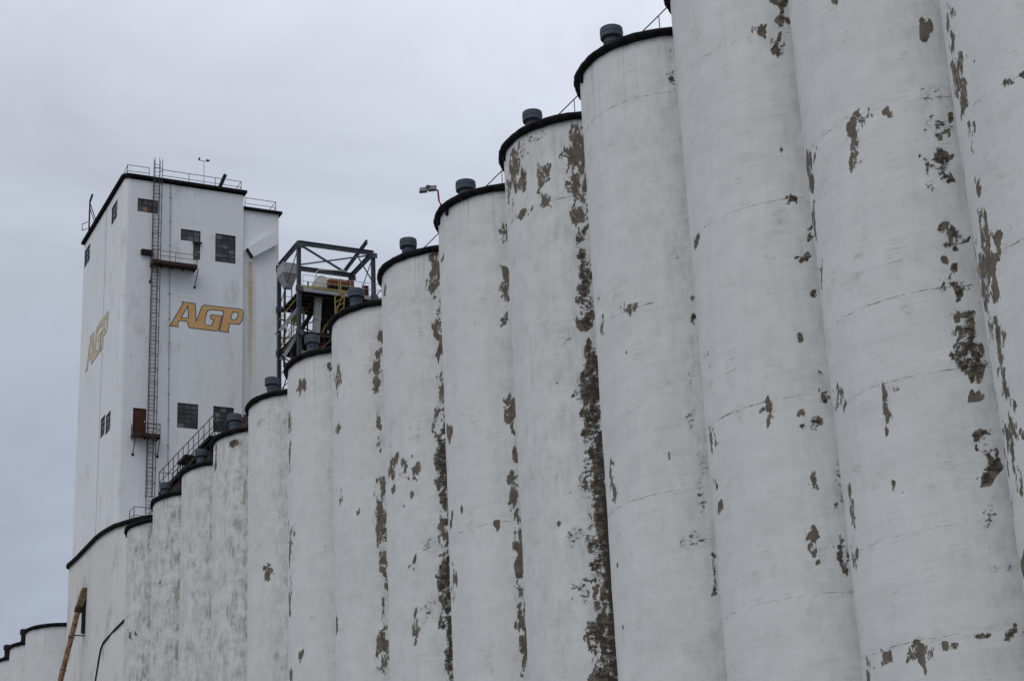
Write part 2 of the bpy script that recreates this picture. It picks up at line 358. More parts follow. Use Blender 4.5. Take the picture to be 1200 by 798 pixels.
g.done(g.mix(g.noise(P_, 0.15, 8, 0.65), (0.12, 0.115, 0.105), (0.24, 0.23, 0.21)), 0.95, g.bump(g.noise(P_, 6, 6, 0.6), 0.5, 0.05))

# ------------------------------------------------------------------ ground
m = MB(); q = 4000
m.add([(-q, -q, GZ), (q, -q, GZ), (q, q, GZ), (-q, q, GZ)], [(0, 1, 2, 3)])
tag(m.build('ground', 'ground_gravel', org=(0, 0, GZ)), kind='structure')

# ------------------------------------------------------------------ silos
DX, Y0, PIT_Y, H, RS, RR = 36.9457, 36.5634, 7.676, 37.732, 3.8, 4.04
def cyl_hit(u, v, k):
    a = ray(u, v); cy = Y0+PIT_Y*k
    A = a.x**2+a.y**2; B = -2*(a.x*DX+a.y*cy); C = DX*DX+cy*cy-RS*RS; D = B*B-4*A*C
    if D < 0:      # just past the silhouette: take the tangent point
        t = -B/2/A
    else: t = (-B-math.sqrt(D))/2/A
    p = a*t; th = math.atan2(p.y-cy, p.x-DX) % (2*math.pi)
    hx = Vector((a.x, a.y)).normalized(); cosi = abs(hx.x*math.cos(th)+hx.y*math.sin(th))
    return th, p.z, t, max(0.28, cosi)
# paint loss seen in the photograph: (u, v, half width, half height[, kind]) per silo; kind m = algae on the paint, b = both
WEAR = {
0: [(1113,25,5,12),(1121,83,9,25),(1131,115,6,18),(1137,155,4,15),(1147,220,3,10),(1158,320,10,45),(1151,340,8,30),(1143,296,5,15),(1161,376,5,20),(1183,100,6,6),(1198,90,5,5),
    (1172,410,6,22),(1177,450,5,15),(1184,515,12,30),(1196,570,4,15),(1186,590,3,12),(1198,665,5,15),(1128,200,3,12),(1118,55,3,14),(1166,480,4,14)],
1: [(980,2,6,6),(1081,36,8,12),(1091,107,10,10,'m'),(1101,148,14,14,'b'),(1103,190,13,22,'b'),(1005,143,12,9),(1001,172,9,23),(1041,130,6,6),(949,188,6,15),(950,212,4,12),(954,258,4,15),
    (962,326,4,12),(1117,273,15,17,'b'),(1108,306,6,6),(1121,312,5,7,'b'),(1126,339,15,10,'b'),(1131,368,14,6,'b'),(1133,390,12,15,'b'),(1137,420,16,24,'b'),(1146,467,10,5),(1150,510,10,8,'b'),
    (1163,547,13,16,'b'),(1039,475,5,24),(1052,455,8,5),(1047,568,3,6),(982,470,5,14),(997,582,3,12),(1002,614,3,12),(1001,653,4,10),(1037,773,7,7),(1067,764,9,8),(1089,763,11,8),
    (1083,775,4,9),(1108,757,7,6),(1119,757,6,7),(1151,745,10,4,'b'),(1186,744,10,9,'b'),(1018,784,6,12),(1174,662,10,6,'m'),(1160,600,9,14,'m')],
2: [(913,1,10,7,'b'),(913,24,11,5,'b'),(890,36,6,8),(914,57,7,13,'b'),(858,40,3,3),(815,281,3,7),(930,232,9,4,'b'),(950,276,4,12,'b'),(943,302,10,4,'b'),(954,346,5,6,'b'),(915,175,4,4),
    (938,396,6,6,'b'),(961,436,7,5,'b'),(962,465,12,10,'b'),(941,485,6,5),(957,495,12,9,'b'),(901,480,5,12),(891,482,2,5),(835,507,5,13),(955,566,4,8),(979,592,6,7,'b'),(953,628,5,15),
    (842,594,4,7),(838,572,2,8),(987,644,6,14,'b'),(827,412,4,6),(985,560,6,20,'m'),(945,135,5,14,'m')],
3: [(736,362,7,7),(735,412,3,4),(810,348,4,4,'b'),(812,376,4,6,'b'),(702,350,2,3),(705,380,3,10),(788,94,5,9,'b'),(785,61,3,3,'m'),(785,67,3,3,'m'),(785,532,2,5),(817,567,2,2),(822,560,6,26,'m'),
    (818,632,12,7,'m'),(838,680,3,15,'b'),(716,552,4,12),(720,576,4,14),(724,662,2,4),(731,734,2,4),(812,495,6,14,'m'),(795,295,9,5,'m'),(808,440,4,16,'m')],
4: [(674,178,15,26),(676,205,11,18),(677,226,11,18),(679,252,9,10),(683,275,5,12,'b'),(684,316,8,16,'b'),(686,350,10,26,'b'),(686,380,8,8,'b'),(690,425,12,22,'b'),(690,463,12,32,'b'),(694,490,10,20,'b'),
    (602,197,8,14),(602,217,9,16),(637,205,8,10),(637,236,7,8),(615,249,12,5),(625,163,9,5,'m'),(675,150,5,6),(612,175,6,8,'m'),(698,530,12,40,'b'),(698,560,13,30,'b'),(705,612,15,48,'b'),(709,660,11,40,'b'),
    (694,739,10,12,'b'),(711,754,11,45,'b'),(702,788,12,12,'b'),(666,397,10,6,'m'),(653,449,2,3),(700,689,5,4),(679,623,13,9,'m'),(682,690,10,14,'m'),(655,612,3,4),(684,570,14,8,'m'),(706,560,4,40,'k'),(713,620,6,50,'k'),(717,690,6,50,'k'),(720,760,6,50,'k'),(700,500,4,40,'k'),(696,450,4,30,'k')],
5: [(590,273,6,8),(591,328,6,20),(593,375,5,8),(597,482,9,16),(590,263,3,4),(605,534,4,12),(604,601,5,25),(610,650,6,45),(611,728,5,14),(583,612,2,7),(608,687,4,5),(526,507,3,8),(528,608,2,8),
    (531,680,3,14),(541,597,1.6,5),(518,303,1.6,4),(614,770,4,20),(599,560,3,8)],
6: [(510,330,6,25),(513,380,5,20),(515,410,3,10),(517,460,5,25),(517,490,6,14),(516,530,7,25,'b'),(519,575,5,25,'b'),(520,620,4,20),(520,680,8,30,'b'),(520,725,9,12,'b'),(527,770,5,25,'b'),(460,552,6,16),
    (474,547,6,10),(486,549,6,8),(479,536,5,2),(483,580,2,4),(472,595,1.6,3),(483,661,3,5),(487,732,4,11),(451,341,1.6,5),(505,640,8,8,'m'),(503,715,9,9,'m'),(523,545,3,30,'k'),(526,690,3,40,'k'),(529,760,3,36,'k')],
7: [(444,423,5,14),(443,446,6,16),(396,443,3,12),(447,393,3,5),(444,496,2.5,7),(445,522,2,8),(448,567,4,12),(446,605,6,22),(446,628,5,12),(448,652,5,20),(452,676,3,12),(448,750,7,30),(419,599,2.5,4),
    (396,503,2.5,5),(399,586,2,8),(426,491,2,2),(394.5,728,1.6,14)],
8: [(354,452,5,7),(339,496,2.5,10),(340,534,1.6,12),(340.5,636,2.5,14),(340.5,709,1.6,15),(353,764,2.5,6),(341,787,2,10),(381,639,1.6,2),(386,430,2,5)],
9: [(316,666,4.5,8),(304,496,5,2.5,'s'),(313,571,1.6,2),(325,770,4,12,'s')],
10: [(275,520,5,4,'b'),(253,543,2,15,'b'),(275,610,3,14,'s'),(273,695,4,12,'s'),(270,725,6,14,'s'),(262,565,1.6,2,'b'),(268,566,1.6,2,'b'),(272,650,4,12,'s'),(266,770,6,14,'s')],
11: [(225,650,5,10,'s'),(228,690,6,8,'s'),(222,760,6,12,'s')],
12: [(195,640,5,8,'s'),(188,682,2,2,'b'),(198,700,6,6,'s'),(186,735,6,3,'s'),(195,775,7,4,'s'),(192,660,5,5,'s')],
13: [(152,745,4,5,'b'),(163,650,6,12,'s'),(160,700,6,8,'s'),(158,780,8,6,'s')],
}
RINGS = {0: (24.5, 19.8, 13.4), 1: (34.2, 26.95, 20.6, 17.98, 13.3, 10.15), 2: (33.4, 26.9, 19.7, 12.95), 3: (34.9, 26.1, 18.6, 11.2), 4: (33.8,), 5: (21.4,), 7: (20.2,)}
GRIME = {3: 0.12, 4: 0.3, 6: 0.15, 7: 0.12, 9: 0.2, 10: 0.62, 11: 0.55, 12: 0.78, 13: 0.72}
VENT = {2: (-2.9, -0.5), 3: (-3.02, -0.60), 4: (-2.9, -0.42), 5: (-2.82, -0.42), 6: (-2.86, -0.75), 7: (-3.0, -1.1), 8: (-2.9, -1.2), 9: (-2.85, -1.2), 10: (-2.95, -1.35), 11: (-2.82, -0.9), 12: (-3.05, -0.15)}
LABEL = {
0: 'white silo with a dense string of long vertical flakes, fourteenth from the tall tower',
1: 'white silo with a black blistered column down one side, thirteenth from the tall tower',
2: 'white silo with small dark spots down one side, twelfth from the tall tower',
3: 'clean white silo with one small peeled dot cluster, eleventh from the tall tower',
4: 'white silo with a broad brown and black peeled strip under its rim, tenth from tower',
5: 'white silo under the red poled floodlight, ninth from the tall tower',
6: 'white silo with three brown peeled blotches side by side, eighth from the tall tower',
7: 'white silo with grey-brown peeled strip, standing seventh from the tall tower',
8: 'white silo with one square peeled spot under its rim, sixth from the tall tower',
9: 'white silo with one lone brown peeled spot halfway down, fifth from the tall tower',
10: 'dirty white silo with grey vertical smears, fourth from the tall tower',
11: 'grey streaked white silo under the elevated walkway, third from the tall tower',
12: 'grime blotched white silo under the end of the elevated walkway, second from the tower',
13: 'grime blotched white silo touching the low block under the tall tower',
18: 'plain white silo beyond the tall tower, first after the gap',
19: 'plain white silo beyond the tall tower, second after the gap',
20: 'plain white silo beyond the tall tower, third after the gap',
21: 'plain white silo beyond the tall tower, fourth after the gap'}

def wall_mesh(k, c, dz, dth):
    fr = np.arange(R(84), R(292), dth); bk = np.linspace(R(292), R(444), 22)[:-1]
    th = np.concatenate([fr, bk]); nT = len(th)
    zs = np.concatenate([np.linspace(GZ, 7.5, 5)[:-1], np.arange(7.5, H-0.12, dz), [H-0.12]]); nZ = len(zs)
    T, Z = np.meshgrid(th, zs)
    rs = np.random.RandomState(50+k); ph = rs.rand(6)*6.28
    rad = RS + 0.008*np.sin(2*T+ph[0]+Z*0.21) + 0.006*np.sin(Z*0.9+ph[1]+T) + 0.004*np.sin(Z*3.1+ph[2]) + 0.004*np.sin(7*T+ph[3]+0.5*np.sin(Z*0.4))
    V = np.stack([rad*np.cos(T), rad*np.sin(T), Z-GZ], -1).reshape(-1, 3)
    i = np.arange(nZ-1)[:, None]*nT; j = np.arange(nT)[None, :]; jn = (j+1) % nT
    Fq = np.stack([i+j, i+jn, i+nT+jn, i+nT+j], -1).reshape(-1, 4)
    me = bpy.data.meshes.new('wall')
    me.vertices.add(len(V)); me.vertices.foreach_set('co', V.astype(np.float32).ravel())
    me.loops.add(Fq.size); me.loops.foreach_set('vertex_index', Fq.astype(np.int32).ravel())
    me.polygons.add(len(Fq)); me.polygons.foreach_set('loop_start', np.arange(0, Fq.size, 4, dtype=np.int32))
    me.polygons.foreach_set('use_smooth', np.ones(len(Fq), bool))
    me.update(calc_edges=True)
    uvl = me.uv_layers.new(name='arc')
    Tf = T.copy().reshape(-1); Zf = Z.reshape(-1)
    jj = np.broadcast_to(np.stack([j, j+1, j+1, j], -1), (nZ-1, nT, 4)).reshape(-1)
    thx = np.concatenate([th, [th[0]+2*math.pi]])
    uv = np.stack([thx[jj]*RS, Zf[Fq.ravel()]], -1)
    uvl.data.foreach_set('uv', uv.astype(np.float32).ravel())
    peel = np.zeros(len(V)); mold = np.zeros(len(V)); soft = np.zeros(len(V))
    for it in WEAR.get(k, []):
        u, v, ru, rv = it[:4]; kd = it[4] if len(it) > 4 else 'p'
        t0, z0, dist, ci = cyl_hit(u, v, k)
        sz_ = 0.88 if k < 4 else 0.97
        rx = max(ru*dist/FPX/ci*0.95*sz_, 0.065); rz = max(rv*dist/FPX*1.12*sz_, 0.085)
        dth_ = (Tf-t0+math.pi) % (2*math.pi)-math.pi
        lim = np.nonzero((abs(dth_*RS) < 3.5*rx+0.4) & (abs(Zf-z0) < 3.5*rz+0.4))[0]
        X_ = dth_[lim]*RS; Z_ = Zf[lim]-z0
        # pull the outline about so that no two flakes share a shape
        wx_ = sum(np.sin(X_*a+Z_*b+c) for a, b, c in [(rs.uniform(-9, 9), rs.uniform(-6, 6), rs.uniform(0, 6.3)) for _ in range(4)])
        wz_ = sum(np.sin(X_*a+Z_*b+c) for a, b, c in [(rs.uniform(-9, 9), rs.uniform(-6, 6), rs.uniform(0, 6.3)) for _ in range(4)])
        X_ = X_+wx_*min(0.16, 0.22*rx); Z_ = Z_+wz_*min(0.2, 0.2*rz)
        spots = [(0, 0, rx, rz)]
        if kd != 's' and max(rx, rz) > 0.22:
            for _ in range(5):
                a = rs.uniform(0, 6.28); f = rs.uniform(0.12, 0.34); e = rs.uniform(1.0, 1.6)
                spots.append((math.cos(a)*rx*e, math.sin(a)*rz*e, max(rx*f, 0.07), max(rz*f*1.2, 0.09)))
        qd = np.minimum.reduce([((X_-a)/b)**2+((Z_-c)/d_)**2 for a, c, b, d_ in spots])
        val = np.clip((0.93 if kd == 'p' else 0.84)-0.5*qd, 0, 0.80 if kd == 'p' else 0.72)
        if kd in 'pb': peel[lim] = np.maximum(peel[lim], val)
        if kd == 'm': mold[lim] = np.maximum(mold[lim], np.clip(0.55-0.28*qd, 0, 1)); soft[lim] = np.maximum(soft[lim], np.clip(0.9-0.25*qd, 0, 1))
        if kd == 'b': mold[lim] = np.maximum(mold[lim], np.clip(0.72-0.36*qd, 0, 1)); soft[lim] = np.maximum(soft[lim], np.clip(0.6-0.2*qd, 0, 1))
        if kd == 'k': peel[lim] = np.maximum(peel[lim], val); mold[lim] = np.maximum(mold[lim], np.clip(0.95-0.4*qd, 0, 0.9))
        if kd == 's': soft[lim] = np.maximum(soft[lim], np.clip(1.4-0.45*qd, 0, 1.3))
    rg = np.array(RINGS.get(k, (-500.0,)))
    dd = Zf[:, None]-rg[None]
    ix = np.argmin(abs(dd), 1); crk = dd[np.arange(len(Zf)), ix]
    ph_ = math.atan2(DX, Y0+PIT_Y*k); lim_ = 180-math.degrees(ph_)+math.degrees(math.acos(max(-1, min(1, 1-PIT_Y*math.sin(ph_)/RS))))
    tv = np.clip((np.degrees(Tf)-195)/(lim_-195), 0, 1)*np.clip((270-np.degrees(Tf))/10, 0, 1)      # smudges plus crevice shading painted in beside the neighbour
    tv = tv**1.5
    lv = np.clip((np.degrees(Tf)-158)/26, 0, 1)      # grime thins out towards the outer edge
    grime_shade = np.maximum(GRIME.get(k, 0.06)*(0.3+0.8*lv)+(0.9 if 9 <= k < 14 else 0.42 if k < 9 else 0.1)*tv*tv, soft)
    for nm_, a in (('peel', peel), ('mold', mold), ('grime', grime_shade), ('crackd', crk)):
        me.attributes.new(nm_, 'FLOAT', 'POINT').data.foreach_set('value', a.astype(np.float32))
    me.materials.append(M['silo_paint'])
    return me

def vent(parent, x, y, s=1.0, n=28, mat='vent_paint'):
    z = H; a = random.uniform(0, 6)
    vt = MB().lathe((x, y, z), [(0.0, 0.0), (0.46*s, 0.0), (0.46*s, 0.07), (0.33*s, 0.09), (0.33*s, 0.50), (0.36*s, 0.52), (0.36*s, 0.57), (0.33*s, 0.59), (0.33*s, 0.82), (0.0, 0.82)], n)
    o = vt.build('roof_vent', mat, parent, smooth=False)
    cp = MB().lathe((x, y, z), [(0.0, 0.81), (0.40*s, 0.81), (0.42*s, 0.775), (0.46*s, 0.775), (0.47*s, 0.81), (0.47*s, 1.20), (0.46*s, 1.225), (0.33*s, 1.28), (0.0, 1.31)], n)
    cp.build('vent_cap', mat, o)
    MB().lathe((x, y, z), [(0.465*s, 0.98), (0.482*s, 0.985), (0.482*s, 1.03), (0.465*s, 1.035)], n).build('vent_band', mat, o)
    for q in range(6):
        an = a+q*math.pi/3; px_, py_ = x+0.40*s*math.cos(an), y+0.40*s*math.sin(an)
        MB().box((px_-0.02, py_-0.02, z+0.07), (px_+0.02, py_+0.02, z+0.11)).build('vent_bolt', mat, o)
    return o

def make_silo(k):
    cy = Y0+PIT_Y*k; c = Vector((DX, cy, GZ)); far = k > 13
    t = thing('silo', c, LABEL[k], 'silo', 'silos beyond the tower' if far else 'silos in the long white row')
    d = Vector((DX, cy)).length/70
    dz, dth = (0.12, R(1.25)) if k < 4 else (0.15, R(1.55)) if k < 6 else ((0.2, R(2.0)) if k < 14 else (0.6, R(3.5)))
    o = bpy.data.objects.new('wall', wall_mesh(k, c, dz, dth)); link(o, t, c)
    rs = random.Random(k); p1, p2, p3 = [rs.uniform(0, 6.28) for _ in range(3)]
    def wob(th, j):
        a = 0.022*math.sin(5*th+p1)+0.016*math.sin(13*th+p2)+0.011*math.sin(31*th+p3)+0.012*math.sin(47*th+p2)
        return (a*0.8, (0.014*math.sin(9*th+p3)+0.01*math.sin(23*th+p1)) if j in (1, 2, 3, 4, 8) else 0)
    zt = H-0.0
    rim = MB().lathe((DX, cy, zt), [(RS-0.30, -0.10), (RS-0.04, -0.31), (RS+0.10, -0.33), (RR-0.05, -0.27), (RR, -0.17), (RR, -0.08), (RR-0.05, -0.01), (RR-0.16, 0.03), (RS-0.30, -0.03)], 120, wob)
    rim.build('rim', 'rim_tar', t, smooth=True)
    MB().lathe((DX, cy, zt), [(0, 0.02), (2, 0.0), (RS-0.24, -0.05), (RS-0.24, -0.10), (0, -0.12)], 48).build('roof', 'roof_gravel', t)
    # concrete web that closes the gap to the next silo
    if k < 13 or 17 < k < 21:
        MB().box((DX-0.55, cy+RS-0.06, GZ), (DX+0.55, cy+PIT_Y-RS+0.06, H-0.4)).build('web_wall', 'tower_paint', t)
    # roof drains poking out under the rim
    if not far:
        for a in ([166] if k != 5 else [166, 184]):
            th = R(a+rs.uniform(-2, 2)); n = Vector((math.cos(th), math.sin(th), 0)); s = Vector((-n.y, n.x, 0))
            b = Vector((DX, cy, zt))+n*(RS+0.05)
            q = [b-s*0.13+Vector((0, 0, -0.28)), b+s*0.13+Vector((0, 0, -0.28)), b+s*0.09+Vector((0, 0, -0.58)), b-s*0.02+Vector((0, 0, -0.66)), b-s*0.08+Vector((0, 0, -0.5))]
            vs = [p+n*e for e in (-0.06, 0.06) for p in q]; f = 5
            MB().add(vs, [(4,3,2,1,0), (5,6,7,8,9)]+[(i, (i+1) % 5, 5+(i+1) % 5, 5+i) for i in range(5)]).build('roof_drain', 'rim_tar', t)
    if k in VENT: vent(t, DX+VENT[k][0], cy+VENT[k][1], rs.uniform(0.95, 1.05))
    if k in (19, 20):
        p = onz(27.8, 747, H) if k == 19 else onz(8.3, 765, H)
        p = p*1.012; vent(t, p.x, p.y, 0.8, 20, 'dark_steel')
    return t

YT, XT = 141.3, 33.2
p = ony(295, 303, YT); STAIN_X, STAIN_Z = p.x, p.z+EYE
mat_tower('tower_paint', (0.70, 0.72, 0.745)); mat_tower('tower_paint_stained', (0.70, 0.72, 0.745), True); mat_tower('block_paint', (0.62, 0.62, 0.61), grime=0.9)
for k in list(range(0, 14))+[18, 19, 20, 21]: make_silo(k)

# ------------------------------------------------------------------ head house tower
tw = thing('headhouse_tower', (XT+5, YT+8, GZ), 'tall white concrete headhouse tower with orange AGP lettering on two faces', 'tower')
XR, YB, ZT = ony(285.5, 222, YT).x, 156.3, 69.55
XW, ZW, YW = ony(326.5, 252, YT+0.3).x, ony(310, 248, YT+0.3).z, YT+0.3
def near(a, z, d=0.0): return Vector((a, YT+d, z))
def left(a, z, d=0.0): return Vector((XT+d, a, z))
def wing(a, z, d=0.0): return Vector((a, YW+d, z))
def nrect(u0, v0, u1, v1, fn=None):
    p, q = ony(u0, v0, YT), ony(u1, v1, YT); return (p.x, q.x, q.z, p.z)
W_NEAR = {'top': nrect(161.5, 232, 185, 251), 'mid': nrect(212, 268, 235, 284.5), 'door_up': nrect(226.5, 285, 234.5, 305), 'tall': nrect(252.5, 273.5, 276, 309.5),
          'low': nrect(208, 471.5, 232, 503), 'low2': nrect(250, 475.5, 274, 508), 'door_red': nrect(156, 477.5, 171, 509)}
def lrect(u0, v0, u1, v1):
    p, q = onx(u0, v0, XT), onx(u1, v1, XT); zc = (p.z+q.z)/2; return (q.y, p.y, zc-0.85, zc+0.85)
W_LEFT = {'a': lrect(131, 240, 137, 259), 'b': lrect(99.5, 291, 105, 309), 'c': lrect(118, 492, 122.5, 508), 'd': lrect(124, 486, 129, 505)}
def holed(fn, a0, a1, z0, z1, holes, depth=0.22):
    A = sorted(set([a0, a1]+[h for q in holes for h in q[:2]])); Zz = sorted(set([z0, z1]+[h for q in holes for h in q[2:]]))
    m = MB()
    for i in range(len(A)-1):
        for j in range(len(Zz)-1):
            ca, cz = (A[i]+A[i+1])/2, (Zz[j]+Zz[j+1])/2
            if any(h[0] < ca < h[1] and h[2] < cz < h[3] for h in holes): continue
            m.add([fn(A[i], Zz[j]), fn(A[i+1], Zz[j]), fn(A[i+1], Zz[j+1]), fn(A[i], Zz[j+1])], [(0, 1, 2, 3)])
    for h in holes:
        q = [(h[0], h[2]), (h[1], h[2]), (h[1], h[3]), (h[0], h[3])]
        for i in range(4):
            (a, z), (b, y) = q[i], q[(i+1) % 4]
            m.add([fn(a, z), fn(b, y), fn(b, y, depth), fn(a, z, depth)], [(0, 1, 2, 3)])
        m.add([fn(a, z, depth) for a, z in q], [(0, 1, 2, 3)])
    return m
RC = 0.45
nw = holed(near, XT+RC, XR, GZ, ZT, list(W_NEAR.values()))
for i in range(6):
    a0, a1 = [R(180+90*(i+e)/6) for e in (0, 1)]
    c = (XT+RC, YT+RC); P4 = [(c[0]+RC*math.cos(a), c[1]+RC*math.sin(a)) for a in (a0, a1)]
    nw.add([(*P4[0], GZ), (*P4[1], GZ), (*P4[1], ZT), (*P4[0], ZT)], [(0, 1, 2, 3)])
nw.add([(XR, YT, GZ), (XR, YB, GZ), (XR, YB, ZT), (XR, YT, ZT)], [(0, 1, 2, 3)])
nw.add([(XR, YB, GZ), (XT, YB, GZ), (XT, YB, ZT), (XR, YB, ZT)], [(0, 1, 2, 3)])
nw.build('wall', 'tower_paint', tw)
# long side: two pours with an open vertical joint
yj = 147.75
lw = holed(left, YT+RC, yj-0.04, GZ, ZT, [h for h in W_LEFT.values() if h[1] < yj-0.05])
lw2 = holed(left, yj+0.04, YB, GZ, ZT, [h for h in W_LEFT.values() if h[0] > yj])
lw.v += []; lw.build('wall', 'tower_paint', tw); lw2.build('wall', 'tower_paint', tw)
MB().box((XT+0.05, yj-0.045, GZ), (XT+0.2, yj+0.045, ZT-0.1)).build('joint', 'galvanised', tw)
ww = MB().box((XR-0.1, YW, GZ), (XW, YB-4, ZW)); ww.build('stair_wing', 'tower_paint_stained', tw)
def rrect(x0, y0, x1, y1, r=0.0):
    pts = []
    if r:
        for i in range(7): a = R(180+15*i); pts.append((x0+r+r*math.cos(a), y0+r+r*math.sin(a)))
    else: pts.append((x0, y0))
    return pts+[(x1, y0), (x1, y1), (x0, y1)]
pr = rrect(XT, YT, XR, YB, RC)
MB().prism(pr, ZT-0.3, ZT-0.02).build('roof', 'roof_gravel', tw)
MB().band(pr, [(-0.3, ZT+0.06), (-0.3, ZT-0.05), (0.02, ZT-0.18), (0.22, ZT-0.2), (0.26, ZT-0.12), (0.26, ZT+0.08), (0.2, ZT+0.12)]).build('rim', 'rim_tar', tw)
pw_ = rrect(XR+0.02, YW, XW, YB-4)
MB().band(pw_, [(-0.3, ZW+0.12), (-0.3, ZW-0.02), (0.02, ZW-0.12), (0.24, ZW-0.14), (0.27, ZW-0.08), (0.27, ZW+0.1), (0.2, ZW+0.14)]).build('rim', 'rim_tar', tw)
MB().box((XR+0.1, YW+0.1, ZW), (XW-0.1, YB-4.1, ZW+0.04)).build('roof', 'roof_gravel', tw)

def window(fn, r, cols, rows, pale=(), board=(), sill=False, dep=0.1):
    a0, a1, z0, z1 = r; fw = 0.05; m = MB()
    def bx(p, q, d0, d1): m.box(fn(p[0], p[1], d0), fn(q[0], q[1], d1))
    bx((a0, z0), (a0+fw, z1), dep-0.05, dep+0.04); bx((a1-fw, z0), (a1, z1), dep-0.05, dep+0.04)
    bx((a0+fw, z0), (a1-fw, z0+fw), dep-0.05, dep+0.04); bx((a0+fw, z1-fw), (a1-fw, z1), dep-0.05, dep+0.04)
    ax = [a0+fw+(a1-a0-2*fw)*i/cols for i in range(cols+1)]; zx = [z0+fw+(z1-z0-2*fw)*i/rows for i in range(rows+1)]
    for i in range(1, cols): bx((ax[i]-0.016, z0+fw), (ax[i]+0.016, z1-fw), dep-0.035, dep+0.03)
    for j in range(1, rows): bx((a0+fw, zx[j]-0.016), (a1-fw, zx[j]+0.016), dep-0.032, dep+0.027)
    o = m.build('window', 'sash_steel', tw)
    for i in range(cols):
        for j in range(rows):
            mt = 'pane_pale' if (i, j) in pale else ('pane_board' if (i, j) in board else 'pane_dark')
            t = random.uniform(-0.012, 0.012); g = 0.014
            P4 = [fn(ax[i]+g, zx[j]+g, dep+t), fn(ax[i+1]-g, zx[j]+g, dep-t*0.6), fn(ax[i+1]-g, zx[j+1]-g, dep-t), fn(ax[i]+g, zx[j+1]-g, dep+t*0.6)]
            mm = MB().add(P4, [(0, 1, 2, 3)]); mm.build('pane', mt, o, org=mid(P4))
    if sill:
        MB().box(fn(a0-0.06, z0-0.1, -0.1), fn(a1+0.06, z0-0.004, 0.05)).build('sill', 'block_paint', o)
    return o
window(near, W_NEAR['top'], 4, 2, board=[(1, 0)], pale=[(0, 0), (3, 1)])
window(near, W_NEAR['mid'], 3, 2, pale=[(1, 0), (2, 0), (2, 1)])
window(near, W_NEAR['tall'], 3, 6, pale=[(1, 3), (0, 5), (2, 2), (0, 1)])
window(near, W_NEAR['low'], 3, 5, pale=[(0, 0), (2, 4)])
window(near, W_NEAR['low2'], 3, 5, pale=[(0, 3), (1, 2), (2, 3), (1, 4), (0, 2)])
for kx in 'abcd': window(left, W_LEFT[kx], 2, 3, sill=False, pale=[(0, 2)] if kx in 'ac' else [])
def door(r, mat, name='door'):
    a0, a1, z0, z1 = r; m = MB(); m.box(near(a0+0.05, z0+0.02, 0.06), near(a1-0.05, z1-0.05, 0.11))
    for f0, f1 in ((0.1, 0.45), (0.55, 0.92)):
        for e in (0, 1): pass
        m.box(near(a0+0.18, z0+(z1-z0)*f0, 0.045), near(a1-0.18, z0+(z1-z0)*f1, 0.06))
    o = m.build(name, mat, tw)
    fr = MB().box(near(a0, z0, 0.03), near(a0+0.05, z1, 0.13)).box(near(a1-0.05, z0, 0.03), near(a1, z1, 0.13)).box(near(a0+0.05, z1-0.05, 0.03), near(a1-0.05, z1, 0.13))
    fr.build('frame', 'sash_steel', o)
    MB().box(near(a1-0.16, z0+(z1-z0)*0.46, 0.0), near(a1-0.1, z0+(z1-z0)*0.52, 0.06)).build('handle', 'machine_white', o)
    return o
door(W_NEAR['door_red'], 'door_red'); door(W_NEAR['door_up'], 'door_dark')
# hood over the upper door, conduit down the wall
d = W_NEAR['door_up']; MB().box(near(d[0]-0.08, d[3], -0.25), near(d[1]+0.1, d[3]+0.07, -0.002)).build('door_hood', 'sash_steel', tw)
ct, cb = ony(200, 207, YT), ony(196.5, 545, YT)
MB().tube([near(ct.x, ZT-0.2, -0.06), near((ct.x+cb.x)/2, 57, -0.06), near(cb.x, cb.z, -0.06)], 0.03, 6).build('conduit', 'galvanised', tw)
for zz in np.arange(46, 69, 2.2): MB().box(near(ct.x+(cb.x-ct.x)*(ZT-zz)/(ZT-cb.z)-0.08, zz, -0.11), near(ct.x+(cb.x-ct.x)*(ZT-zz)/(ZT-cb.z)+0.08, zz+0.05, 0.0)).build('conduit_clamp', 'galvanised', tw)
# slanted spout housing on the wing
ch = [ony(288, 293, YW), ony(295, 303.5, YW), ony(323, 289, YW), ony(322.5, 277.5, YW), ony(315, 276, YW)]
cv = []; 
for dd in (0.02, -0.55): cv += [Vector((p.x, YW+dd, p.z)) for p in ch]
MB().add(cv, [(4,3,2,1,0), (5,6,7,8,9)]+[(i, (i+1) % 5, 5+(i+1) % 5, 5+i) for i in range(5)]).build('spout_housing', 'tower_paint', tw)
MB().bar(Vector((ch[0].x-0.02, YW-0.27, ch[0].z-0.03)), Vector((ch[1].x-0.03, YW-0.27, ch[1].z-0.02)), 0.5, 0.05, (1, 0, 0.6)).build('spout_flap', 'sash_steel', tw)
# small dark fan box left of the platform
b = nrect(165, 293, 178, 300.5); MB().box((b[0], YT-0.3, b[2]), (b[1], YT-0.01, b[3])).build('fan_box', 'dark_steel', tw)

